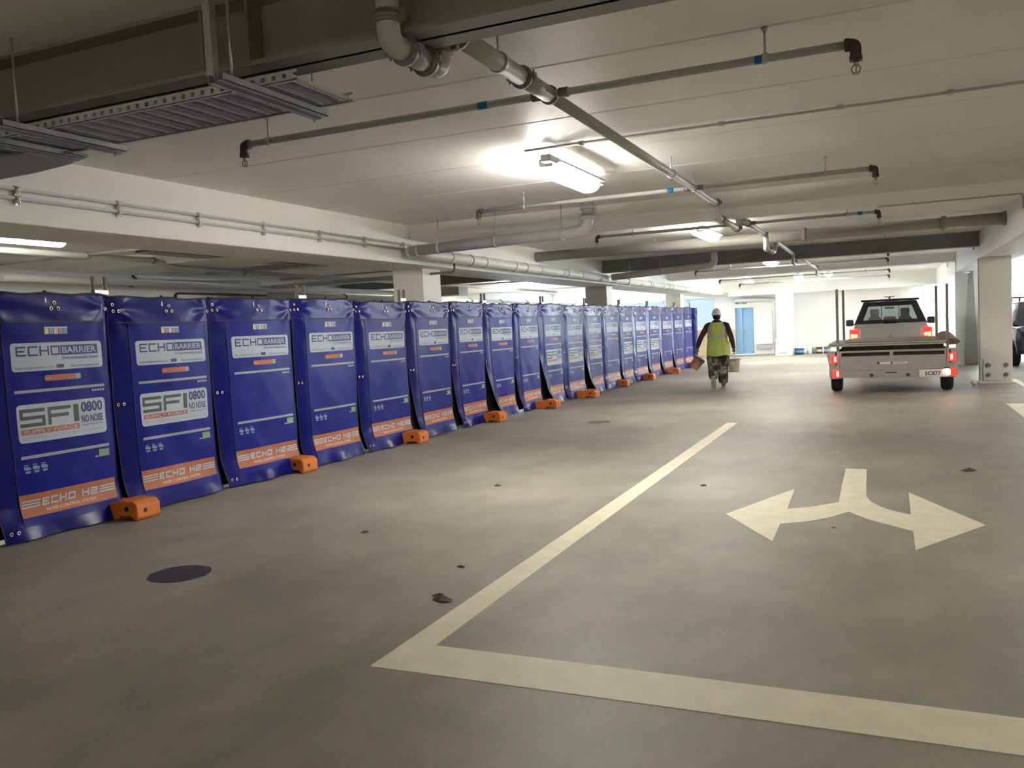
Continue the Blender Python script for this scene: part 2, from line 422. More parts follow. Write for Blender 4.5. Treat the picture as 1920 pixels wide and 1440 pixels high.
FITS = [(-2.76, 7.95, 'nearest lit fluorescent fitting, bright under the conduit'),
        (-2.72, 14.7, 'second lit fluorescent fitting, half hidden behind the steel pipe'),
        (-2.74, 23.6, 'round-looking lit fluorescent fitting beyond the dark steel beam'),
        (-2.80, 32.1, 'far lit fluorescent fitting left of the pipe end'),
        (-1.80, 32.0, 'far lit fluorescent fitting right of the pipe end'),
        (-4.9, 34.6, 'added fill light shaped as a fluorescent fitting near the deep far crossbeam, above the way to the blue door'),  # added fitting, brightens the far floor and column
        (-10.1, 7.5, 'glaring lit fluorescent fitting at the left edge behind the beam'),
        (-11.4, 25.7, 'lit fluorescent fitting far behind the barrier, left one'),
        (-10.4, 25.4, 'lit fluorescent fitting far behind the barrier, right one'),
        (-.5, -4.4, 'added fill light shaped as a fluorescent fitting behind the camera'),  # unseen fitting added as fill for the foreground
        (5.2, 5.0, 'added ambient light shaped as a fluorescent fitting in the right bay near'),  # unseen fitting added for ambient light from the right
        (5.2, 16.0, 'added ambient light shaped as a fluorescent fitting in the right bay middle')]  # another unseen fitting added for right-hand ambient light
for i, (x, y, lab) in enumerate(FITS):
    o = fit0 if i == 0 else copy_tree(fit0)
    o.location = (x, y, CEIL - .165); o['label'] = lab; o['group'] = 'ceiling fluorescents'

# ------------------------------------------------------------ pipes
def coupling(mb, c, ax, r, w=.05):
    c = Vector(c); ax = Vector(ax).normalized()
    mb.cyl(c - ax * w / 2, c + ax * w / 2, r * 1.22, 16)
    mb.cyl(c - ax * w * .2, c + ax * w * .2, r * 1.34, 16)
    s = ax.cross(Vector((0, 0, 1)))
    s = Vector((1, 0, 0)) if s.length < .1 else s.normalized()
    for k in (-1, 1):
        mb.obox(c + s * k * r * 1.45, ax, s, ax.cross(s), w * .42, r * .28, r * .28)
        mb.cyl(c + s * k * r * 1.5 - ax.cross(s) * r * .6, c + s * k * r * 1.5 + ax.cross(s) * r * .6, r * .13, 8)
def arc(p0, p1, p2, n=6):
    """quadratic bend from p0 to p2 with the corner at p1"""
    p0, p1, p2 = Vector(p0), Vector(p1), Vector(p2)
    return [(p0 * (1 - t) ** 2 + p1 * 2 * t * (1 - t) + p2 * t * t) for t in [k / n for k in range(n + 1)]]
def bend(pts, rad):
    pts = [Vector(p) for p in pts]; out = [pts[0]]
    for a, b, c in zip(pts, pts[1:], pts[2:]):
        r = min(rad, (a - b).length * .48, (c - b).length * .48)
        out += arc(b + (a - b).normalized() * r, b, b + (c - b).normalized() * r)
    return out + [pts[-1]]
MX = -1.90
main = empty('sprinkler_main_pipe', (MX, 0, 3.0), 'long grey main water pipe running away under the ceiling, dipping under each beam', 'pipe')
def mp(name, pts, r, m=M_GPIPE, rad=.12):
    pts = [(Vector(p) - Vector((MX, 0, 3.0))) for p in pts]
    return MB().tube(bend(pts, rad) if len(pts) > 2 else pts, r, 20).obj(name, m, main)
def mc(*cs, r=.057):
    for c, ax in cs:
        b = MB(); coupling(b, Vector(c) - Vector((MX, 0, 3.0)), ax, r); b.obj('pipe_coupling', M_FIT if r < .056 else M_GPIPE, main)
Yv, Zv = (0, 1, 0), (0, 0, 1)
R1 = .050
mp('pipe_section', [(MX, -5.9, 3.0), (MX, 3.03, 3.0)], R1)
mp('drop_bend', [(MX, 3.03, 3.0), (MX, 3.17, 3.0), (MX, 3.17, 2.785), (MX, 3.30, 2.785)], R1, rad=.09)
mp('under_beam_pipe', [(MX, 3.30, 2.785), (MX, 3.48, 2.785)], R1)
mp('rise_bend', [(MX, 3.48, 2.785), (MX, 3.62, 2.785), (MX, 3.66, 3.0), (MX, 3.80, 3.0)], R1, rad=.09)
mc(((MX, 3.04, 3.0), Yv), ((MX, 3.17, 2.885), Zv), ((MX, 3.30, 2.785), Yv), ((MX, 3.48, 2.785), Yv), ((MX, 3.64, 2.89), Zv), ((MX, 3.82, 3.0), Yv), r=R1)
mp('pipe_section', [(MX, 3.80, 3.0), (MX, 4.66, 3.0)], R1)
mc(((MX, 4.62, 3.0), Yv), r=R1)
mp('pipe_section', [(MX, 4.64, 3.0), (MX, 5.05, 3.0)], R1)
mc(((MX, 5.06, 3.0), Yv), r=.045)
R2 = .038
mp('pipe_section', [(MX, 5.05, 3.0), (MX, 10.72, 3.0)], R2)
mp('drop_bend', [(MX, 10.72, 3.0), (MX, 10.86, 3.0), (MX, 10.86, 2.83), (MX, 11.0, 2.83)], R2, rad=.08)
mp('under_beam_pipe', [(MX, 11.0, 2.83), (MX, 12.3, 2.83)], R2)
mp('rise_bend', [(MX, 12.3, 2.83), (MX, 12.46, 2.83), (MX, 12.46, 3.0), (MX, 12.6, 3.0)], R2, rad=.08)
mp('pipe_section', [(MX, 12.6, 3.0), (MX, 15.2, 3.0)], R2)
mp('drop_bend', [(MX, 15.2, 3.0), (MX, 15.45, 3.0), (MX, 15.45, 2.77), (MX, 15.6, 2.77)], R2 + .01, rad=.1)
mp('under_beam_pipe', [(MX, 15.6, 2.77), (MX, 16.6, 2.77), (MX, 17.0, 3.0), (MX, 19.8, 2.97)], R2)
mp('drop_bend', [(MX, 19.8, 2.97), (MX, 20.1, 2.97), (MX, 20.1, 2.76), (MX, 20.8, 2.76), (MX, 20.95, 2.98), (MX, 21.4, 2.98)], R2, rad=.1)
mp('pipe_section', [(MX, 21.4, 2.98), (MX, 26.9, 2.98)], R2)
mp('drop_bend', [(MX, 26.9, 2.98), (MX, 27.1, 2.98), (MX, 27.1, 2.8), (MX, 28.3, 2.8)], R2, rad=.1)
for cy in (10.72, 11.05, 12.3, 12.62, 13.35, 15.2, 15.6, 19.8, 21.0, 26.9): mc(((MX, cy, 3.0 if cy in (10.72, 12.62, 13.35, 15.2, 19.8, 21.0, 26.9) else (2.83 if cy < 13 else 2.77)), Yv), r=R2 + .004)
for hy in (4.3, 8.35, 9.4, 13.0, 18.5, 23.5):
    z = 0.0
    b = MB().cyl((0, hy, z), (0, hy, CEIL - 3.0), .006, 8); b.ring((0, hy, z), (0, 1, 0), (R1 if hy < 5 else R2) + .008, (R1 if hy < 5 else R2) - .002, .025)
    b.obj('pipe_hanger', M_GALV, main)

def head(mb_parent, x, y, z, m=M_BRASS):
    b = MB().cyl((x, y, z), (x, y, z - .022), .014, 10)
    b.ring((x, y, z - .045), (0, 1, 0), .026, .019, .006, 14)
    b.cyl((x, y, z - .024), (x, y, z - .066), .004, 8).cyl((x, y, z - .068), (x, y, z - .072), .02, 12)
    return b.obj('sprinkler_head', m, mb_parent)
def branch(y, z, x0, x1, r, lab, heads, hangers, tapes=(), fit=M_GPIPE, elbow=M_RUST, cpl=()):
    t = empty('sprinkler_branch_pipe', (x0, y, z), lab, 'pipe')
    o = (x0, y, z)
    def l(x, dy=0, dz=0): return (x - o[0], dy, dz)
    MB().tube([l(x0), l(x1)], r, 16).obj('pipe_section', fit, t)
    for hx, side in heads:
        e = MB().tube(bend([l(hx - side * .05), l(hx), l(hx, 0, -.085)], .035), r * 1.28, 14)
        e.cyl(l(hx - side * .055), l(hx - side * .03), r * 1.5, 14).cyl(l(hx, 0, -.062), l(hx, 0, -.088), r * 1.45, 14).obj('pipe_elbow', elbow, t)
        head(t, hx - o[0], 0, -.088)
    for hx in hangers:
        b = MB().cyl(l(hx, 0, r), l(hx, 0, CEIL - z), .007, 8).ring(l(hx), (1, 0, 0), r + .008, r - .002, .03)
        b.cyl(l(hx, 0, CEIL - z - .018), l(hx, 0, CEIL - z), .02, 8).obj('pipe_hanger', M_GALV, t)
    for hx in tapes: MB().cyl(l(hx - .035), l(hx + .035), r * 1.06, 16).obj('tape_band', M_BLUEB, t)
    for hx in cpl: MB().cyl(l(hx - .03), l(hx + .03), r * 1.3, 14).obj('pipe_coupling', elbow if False else M_FIT, t)
    return t
branch(5.05, 3.0, -4.31, -0.16, .0235, 'nearest thin sprinkler branch pipe crossing the ceiling from tray to right', ((-4.31, -1), (-.13, 1)), (-4.08, -.60), (-2.35, -.62), cpl=(-1.98, -1.80))
branch(9.38, 3.0, -4.50, -0.10, .0235, 'second sprinkler branch pipe with one blue tape band, beyond the nearest light', ((-4.50, -1), (-.08, 1)), (-3.9, -.55), (-2.15,), cpl=(-1.97, -1.82))
branch(13.38, 3.0, -4.30, -0.10, .0235, 'third sprinkler branch pipe just before the big steel pipe', ((-4.30, -1), (-.08, 1)), (-3.7, -.50), (-.33,), cpl=(-1.97, -1.82))
branch(22.0, 2.98, -5.2, 0.05, .022, 'fourth sprinkler branch pipe just beyond the flat dark beam', ((-5.2, -1), (.05, 1)), (-4.0, -.6))
branch(24.6, 2.98, -5.0, 0.05, .022, 'fifth sprinkler branch pipe, above the pickup canopy', ((-5.0, -1), (.05, 1)), (-4.0, -.6))
branch(29.6, 2.92, -5.2, 0.1, .024, 'sixth sprinkler branch pipe, beyond the shallow crossbeam', ((-5.2, -1), (.1, 1)), (-3.9, -.6))
branch(32.6, 2.86, -5.0, 0.1, .024, 'farthest sprinkler branch pipe, against the deep far crossbeam', ((-5.0, -1), (.1, 1)), (-3.9, -.6))

# conduit along the ceiling joint at the nearest light
def conduit(lab, pts, r, m=M_GPIPE, cps=(), extra=None):
    t = empty('conduit_pipe', pts[0], lab, 'conduit')
    o = Vector(pts[0])
    MB().tube(bend([Vector(p) - o for p in pts], .06) if len(pts) > 2 else [Vector(p) - o for p in pts], r, 12).obj('conduit_run', m, t)
    for p in cps:
        p = Vector(p) - o; d = (Vector(pts[1]) - o).normalized()
        MB().cyl(p - d * .025, p + d * .025, r * 1.5, 12).obj('conduit_saddle', M_GALV, t)
    return t
conduit('thin conduit along the ceiling joint from nearest light to the right edge', [(-2.93, 7.12, 3.14), (1.8, 7.12, 3.14)], .013, M_PVC, [(-2.40, 7.12, 3.14), (-1.2, 7.12, 3.14), (-.3, 7.12, 3.14), (.45, 7.12, 3.14), (1.2, 7.12, 3.14)])
conduit('thin conduit under the ceiling dropping down the right beam, nearer one', [(-.1, 13.9, 3.13), (1.77, 13.9, 3.13), (1.77, 13.9, 2.92)], .016, M_GPIPE, [(.6, 13.9, 3.13), (1.3, 13.9, 3.13)])
conduit('thin conduit under the ceiling dropping down the right beam, farther one', [(-1.5, 21.4, 3.10), (1.77, 21.4, 3.10), (1.77, 21.4, 2.86)], .018, M_GPIPE)
conduit('thin pale conduit under the ceiling dropping to the right beam near far wall', [(-1.5, 30.2, 3.12), (1.77, 30.2, 3.12), (1.77, 30.2, 2.9)], .02, M_PVC)
conduit('thin pipe dropping down the right beam face to the shaded column', [(1.76, 27.0, 3.0), (1.76, 26.6, 2.9), (1.76, 26.6, 2.56), (2.1, 26.6, 2.56)], .014, M_GALV)
conduit('long thin pipe with small couplings just beyond the big steel pipe', [(-5.5, 17.5, 3.03), (.05, 17.5, 3.03)], .035, M_PVCW, [(-3.0, 17.5, 3.03), (-1.3, 17.5, 3.03), (0, 17.5, 3.03)])
for j, z in enumerate((2.875, 2.80)):
    conduit(('upper' if j == 0 else 'lower') + ' of the two conduits along the long white left beam', [(-6.435, -5.5, z), (-6.435, 11.05, z)], .0165, M_PVC,
            [(-6.435, yy + .0, z) for yy in (4.79, 5.79, 6.79, 7.79, 8.82, 9.82, 10.83)])
M_CLIP = mat('bright_clip', (.85, .85, .85), .15, .9)
for i, yy in enumerate((4.79, 5.79, 6.79, 7.79, 8.82, 9.82, 10.83)):
    c = MB()
    for z in (2.845, 2.77): c.ring((-6.425, yy, z), (1, 0, 0), .018, .010, .012, 12)
    c.box(-6.46, yy - .012, 2.75, -6.452, yy + .012, 2.90)
    o = c.obj('conduit_clip', M_CLIP); o.location = (0, 0, 0)
    props(o, '%s shiny conduit clip from the left along the white left beam' % ORD[i], 'clip', 'clips holding the two conduits')
# big round steel pipe spanning beam to beam
t = empty('steel_pipe', (BLX1, 16.05, 3.0), 'big dark grey round steel pipe spanning between the two long beams', 'pipe')
MB().cyl((0, 0, 0), (1.80 - BLX1, 0, 0), .098, 28).obj('pipe_barrel', M_STEELP, t)
for xx in (BLX1 + 5.15, BLX1 + 7.35): MB().cyl((xx - BLX1 - .035, 0, 0), (xx - BLX1 + .035, 0, 0), .122, 24).obj('pipe_collar', M_STEELD, t)
MB().cyl((1.80 - BLX1 - .05, 0, 0), (1.80 - BLX1, 0, 0), .115, 24).obj('end_collar', M_STEEL, t)
for xx in (-4.0,): MB().cyl((xx - BLX1, 0, .09), (xx - BLX1, 0, .168), .008).obj('pipe_hanger', M_GALV, t)
# white plastic drain pipes
t = empty('drain_pipe', (-6.25, 10.72, 2.75), 'fat pale drain pipe crossing to an upturned bend below the crossbeam', 'pipe')
p = bend([(0.0, 0, 0), (2.69, 0, .055), (2.69, 0, .44)], .20)
MB().tube(p, .077, 24).obj('pipe_barrel', M_PVC, t)
for xx, s in ((.12, 1.13), (.46, 1.13), (1.35, 1.13), (2.32, 1.13)):
    MB().cyl((xx - .02, 0, .055 * xx / 2.69), (xx + .02, 0, .055 * xx / 2.69), .077 * s, 24).obj('pipe_collar', M_PVC, t)
for xx in (.46, 1.35, 2.32): MB().cyl((xx, 0, .09), (xx, 0, CEIL - 2.75), .007, 8).obj('pipe_hanger', M_GALV, t)
for zz, rr in ((.20, .105), (.33, .10)): MB().cyl((2.69, 0, zz), (2.69, 0, zz + .05), rr, 24).obj('pipe_collar', M_PVC, t)
t = empty('drain_pipe', (-6.26, 10.72, 2.75), 'long fat pale drain pipe along the left beam face running to the far end', 'pipe')
MB().tube([(0, .0, 0), (0, .5, -.015), (0, 26.5, -.10)], .085, 24).obj('pipe_barrel', M_PVCW, t)
for i in range(13):
    yy = 1.2 + i * 1.25
    MB().cyl((0, yy - .02, -.015 - .0033 * yy), (0, yy + .02, -.015 - .0033 * yy), .094, 24).obj('pipe_collar', M_PVCW, t)
for i in range(10):
    yy = 1.9 + i * 2.3
    MB().ring((0, yy, -.015 - .0033 * yy), (0, 1, 0), .097, .087, .022, 22).obj('pipe_clamp', M_GALV, t)
t = empty('drain_pipe', (-6.1, 20.05, 2.72), 'pale drain pipe with upturned elbow beneath the flat dark steel beam', 'pipe')
MB().tube(bend([(0, 0, 0), (2.47, 0, .12), (2.47, 0, .42), ], .22), .078, 24).obj('pipe_barrel', M_PVCW, t)
for xx in (.45, 1.2, 1.95): MB().cyl((xx - .02, 0, .0486 * xx), (xx + .02, 0, .0486 * xx), .088, 24).obj('pipe_collar', M_PVCW, t)
for xx in (.45, 1.2): MB().cyl((xx, 0, .09), (xx, 0, .40), .007, 8).obj('pipe_hanger', M_GALV, t)
# small dark pipe stub by the first barrier column
t = conduit('short dark bent pipe on the first column behind the barrier', [(-6.74, 12.15, 2.52), (-6.30, 12.15, 2.52), (-6.30, 12.15, 2.72)], .02, M_FIT)

# ------------------------------------------------------------ cable ladder under the near beam
TX0, TX1, TY0, TY1, TZ = -5.2, -2.42, 3.22, 3.66, 2.727
M_TRAY = mat('zinc_cable_tray', (.60, .60, .57), .42, .35, var=.1, scale=25)
M_TRAYS = mat('bluish_zinc_slat', (.36, .37, .45), .35, .4, var=.15, scale=20)
tr = empty('cable_ladder', (0, 0, 0), 'galvanised slotted cable ladder hung under the near steel beam at top left', 'cable tray')
def side_rail(y):
    b = MB(); n = 46; L = TX1 - TX0
    b.box(TX0, y - .002, TZ, TX1, y + .002, TZ + .012).box(TX0, y - .002, TZ + .034, TX1, y + .002, TZ + .046)
    for i in range(n):
        x = TX0 + L * i / n; b.box(x, y - .002, TZ + .012, x + L / n * .62, y + .002, TZ + .034)
    b.box(TX0, y - .002, TZ, TX1, y + .022, TZ + .003)
    return b.obj('side_rail', M_TRAY, tr)
side_rail(TY0); side_rail(TY1)
x = TX0 + .03; k = 0
while x < TX1 - .02:
    b = MB().box(x, TY0 + .004, TZ + .006, x + .018, TY1 - .004, TZ + .010)
    b.box(x, TY0 + .004, TZ + .006, x + .003, TY1 - .004, TZ + .030).box(x + .030, TY0 + .004, TZ + .006, x + .033, TY1 - .004, TZ + .026)
    b.obj('rung_slat', M_TRAYS if k % 2 else M_TRAY, tr); x += .0585; k += 1
def strut(x, lab, rodx):
    b = MB()
    for dz, h in ((0, .003), (.038, .003)): pass
    b.box(x - .02, TY0 - .26, TZ - .043, x - .017, TY1 + .06, TZ - .002).box(x + .017, TY0 - .26, TZ - .043, x + .02, TY1 + .06, TZ - .002)
    b.box(x - .02, TY0 - .26, TZ - .043, x + .02, TY1 + .06, TZ - .040)
    b.box(x + .03, TY0 - .26, TZ - .036, x + .065, TY1 + .06, TZ - .032).box(x + .03, TY0 - .26, TZ - .036, x + .033, TY1 + .06, TZ - .004).box(x + .062, TY0 - .26, TZ - .036, x + .065, TY1 + .06, TZ - .004)
    o = b.obj('strut_channel', M_GALV); props(o, lab, 'strut channel', 'struts under the cable ladder')
    MB().cyl((x, TY1 + .03, TZ - .06), (x, TY1 + .03, CEIL - .001), .005, 8).obj('threaded_rod', M_GALV, o)
    MB().cyl((x, TY0 - .13, TZ - .06), (x, TY0 - .13, CEIL - .001), .006, 8).obj('threaded_rod', M_GALV, o)
    return o
strut(-2.68, 'strut channel under the cable ladder below the beam stiffener', 0)
strut(-4.10, 'strut channel under the cable ladder at the left edge', 0)
strut(-4.45, 'leftmost strut channel under the cable ladder, cut by the photo edge', 0)
o = MB().box(-2.745, 3.00, 2.735, -2.705, 3.018, CEIL).box(-2.745, 3.018, 2.735, -2.739, 3.04, CEIL).box(-2.711, 3.018, 2.735, -2.705, 3.04, CEIL).obj('hanging_channel', M_GALV)
props(o, 'vertical zinc channel hanging in front of the near steel beam', 'strut channel')
# curved end of another tray at the left edge
o = MB().prism([(-5.6, 3.45), (-4.5, 3.45), (-4.35, 3.62), (-4.35, 3.72), (-4.6, 3.80), (-5.0, 3.86), (-5.6, 3.88)], 'z', 2.70, 2.716).obj('cable_tray', M_STEELD)
props(o, 'dark perforated cable tray corner at the far left edge of the ceiling', 'cable tray')

# ------------------------------------------------------------ services behind the barrier (left bay)
def bay_pipe(lab, pts, r, m, cps=(), rad=.1, name='service_pipe'):
    t = empty(name, pts[0], lab, 'pipe'); o = Vector(pts[0])
    MB().tube(bend([Vector(p) - o for p in pts], rad) if len(pts) > 2 else [Vector(p) - o for p in pts], r, 16).obj('pipe_barrel', m, t)
    for p in cps:
        c, ax = Vector(p[0]) - o, Vector(p[1]); b = MB(); coupling(b, c, ax, r * .95); b.obj('pipe_coupling', M_FIT, t)
    return t
bay_pipe('grey sprinkler main behind the barrier, stepping down past the lit left fitting', [(-11.3, 2, 3.0), (-11.3, 10.9, 3.0), (-11.3, 11.2, 2.9), (-11.3, 30, 2.9)], .045, M_GPIPE, [((-11.3, 9.5, 3.0), (0, 1, 0)), ((-11.3, 10.8, 3.0), (0, 1, 0)), ((-11.3, 13.0, 2.9), (0, 1, 0))])
bay_pipe('thin branch pipe behind the barrier under the left beam, nearest one', [(-11.3, 9.5, 3.02), (-7.4, 9.5, 3.02)], .022, M_PVC)
bay_pipe('thin branch pipe far behind the barrier, reaching left of the wall light', [(-13.8, 9.5, 3.0), (-11.3, 9.5, 3.02)], .022, M_PVC)
bay_pipe('thin branch pipe behind the barrier in the middle bay', [(-13.0, 16.2, 2.98), (-7.4, 16.2, 2.98)], .024, M_GPIPE)
bay_pipe('thin branch pipe behind the barrier near the second column', [(-13.0, 23.2, 2.98), (-7.4, 23.2, 2.98)], .024, M_GPIPE)
bay_pipe('thin branch pipe behind the barrier near the third column', [(-13.0, 28.4, 2.95), (-7.4, 28.4, 2.95)], .026, M_GPIPE)
bay_pipe('fat grey drain pipe along the left wall seen over the barrier', [(-13.5, 2, 2.86), (-13.5, 16, 2.86)], .11, M_PVC, [((-13.5, 9.0, 2.86), (0, 1, 0)), ((-13.5, 12.3, 2.86), (0, 1, 0))])
bay_pipe('long pale pipe with clamps seen low between the first two columns', [(-13.2, 16, 2.62), (-13.2, 38, 2.62)], .08, M_PVC, [((-13.2, y_, 2.62), (0, 1, 0)) for y_ in (19, 21.5, 24, 26.5, 29, 31.5)])
bay_pipe('thin dark pipe along the left wall turning down', [(-14.27, 28, 2.70), (-14.27, 14.2, 2.70), (-14.27, 14.2, 1.4)], .025, M_RUST)
bay_pipe('dark pipe running away beside the cable trays behind the barrier', [(-12.6, 9.0, 2.74), (-12.6, 22.0, 2.74)], .06, M_GPIPE)
def bay_tray(lab, x0, x1, y0, y1, z, m=M_GPIPE):
    b = MB(); b.box(x0, y0, z, x1, y1, z + .006)
    if x1 - x0 > y1 - y0: b.box(x0, y0, z, x1, y0 + .006, z + .08).box(x0, y1 - .006, z, x1, y1, z + .08)
    else: b.box(x0, y0, z, x0 + .006, y1, z + .08).box(x1 - .006, y0, z, x1, y1, z + .08)
    o = b.obj('cable_tray', m); return props(o, lab, 'cable tray')
bay_tray('flat grey cable tray crossing behind the barrier above the third panel', -12.8, -7.4, 13.6, 14.0, 2.98)
bay_tray('short dark cable tray running away above the fourth panel', -10.4, -10.0, 9.6, 13.2, 2.97, M_STEELD)
bay_tray('lower cable tray behind the barrier by the twin fence posts', -12.6, -9.4, 15.3, 15.7, 2.72, M_GPIPE)
b = MB().cyl((-9.46, 12.6, 2.62), (-9.46, 12.6, 2.9), .025).cyl((-9.30, 12.6, 2.62), (-9.30, 12.6, 2.9), .025).box(-9.9, 12.45, 2.60, -8.9, 12.75, 2.64)
b = None
# reflector/duct box in the left bay
o = MB().box(-12.2, 21.2, 2.60, -10.9, 21.8, 2.84).obj('duct_box', M_PVC, None, .01); props(o, 'pale boxed duct behind the barrier beside the first column', 'duct')

# ------------------------------------------------------------ barrier
M_VINYL = mat('blue_vinyl', (.004, .006, .140), .28, var=.12, scale=3, bump=.25, bscale=9, spec=.18)
M_MESHF = mat('blue_printed_mesh', (.005, .009, .180), .36, var=.10, scale=4, bump=.04, bscale=220, spec=.15)
M_SHADEBACK = mat('shade_backing_black', (.008, .008, .012), .8)
M_BIND = mat('black_binding', (.008, .008, .014), .6)
M_LABEL = mat('pale_label_print', (.40, .46, .54), .5, var=.03, scale=8)
M_STRIPE = mat('pale_stripe_print', (.30, .31, .37), .5)
M_NAVY = mat('navy_print', (.018, .022, .14), .5)
M_ORANGE = mat('orange_print', (.36, .10, .035), .5, var=.06, scale=5)
M_OLIVE = mat('dark_grey_print', (.055, .065, .06), .5)
M_GREEN = mat('green_print', (.17, .36, .15), .5)
M_GREYP = mat('faded_grey_print', (.22, .26, .40), .5)
M_YELP = mat('yellow_print', (.62, .52, .22), .5)
M_PINKP = mat('salmon_print', (.62, .42, .36), .5)
M_OTEXT = mat('cream_lettering', (.80, .70, .62), .5)
M_EYE = mat('brass_eyelet', (.62, .58, .46), .22, .85)
M_FOOT = mat('orange_plastic', (.62, .17, .025), .5, var=.1, scale=8, bump=.15, bscale=40)
PW, PH = 1.262, 2.035

_tc = {}
def text_tris(txt, bold=0.0):
    key = (txt, bold)
    if key in _tc: return _tc[key]
    cu = bpy.data.curves.new('t', 'FONT'); cu.body = txt; cu.offset = bold; cu.resolution_u = 2
    o = bpy.data.objects.new('t', cu); scene.collection.objects.link(o)
    bpy.context.view_layer.update()
    me = bpy.data.meshes.new_from_object(o.evaluated_get(bpy.context.evaluated_depsgraph_get()))
    bm = bmesh.new(); bm.from_mesh(me); bmesh.ops.triangulate(bm, faces=bm.faces)
    vs = [(v.co.x, v.co.y) for v in bm.verts]; fs = [[v.index for v in f.verts] for f in bm.faces]
    bm.free()
    bpy.data.objects.remove(o); bpy.data.curves.remove(cu); bpy.data.meshes.remove(me)
    x0 = min(v[0] for v in vs); x1 = max(v[0] for v in vs); y0 = min(v[1] for v in vs); y1 = max(v[1] for v in vs)
    _tc[key] = ([((x - x0) / (x1 - x0), (y - y0) / (y1 - y0)) for x, y in vs], fs)
    return _tc[key]
# square techno capitals: boxes on a unit cell, t = stroke
def glyph(ch, t, tx):
    G = {
        'E': [(0, 0, tx, 1), (0, 0, 1, t), (0, .5 - t / 2, .85, .5 + t / 2), (0, 1 - t, 1, 1)],
        'C': [(0, 0, tx, 1), (0, 0, 1, t), (0, 1 - t, 1, 1)],
        'H': [(0, 0, tx, 1), (1 - tx, 0, 1, 1), (0, .5 - t / 2, 1, .5 + t / 2)],
        'O': [(0, 0, tx, 1), (1 - tx, 0, 1, 1), (0, 0, 1, t), (0, 1 - t, 1, 1)],
        '2': [(0, 0, 1, t), (0, 1 - t, 1, 1), (0, .5 - t / 2, 1, .5 + t / 2), (1 - tx, .5, 1, 1), (0, 0, tx, .5)],
        'B': [(0, 0, tx, 1), (1 - tx, 0, 1, 1), (0, 0, 1, t), (0, 1 - t, 1, 1), (0, .5 - t / 2, 1, .5 + t / 2)],
        'S': [(0, 0, 1, t), (0, 1 - t, 1, 1), (0, .5 - t / 2, 1, .5 + t / 2), (1 - tx, 0, 1, .5), (0, .5, tx, 1)],
        'F': [(0, 0, tx, 1), (0, .5 - t / 2, .9, .5 + t / 2), (0, 1 - t, 1, 1)],
        'I': [(0, 0, 1, 1)],
        '-': [],
    }
    return G[ch]

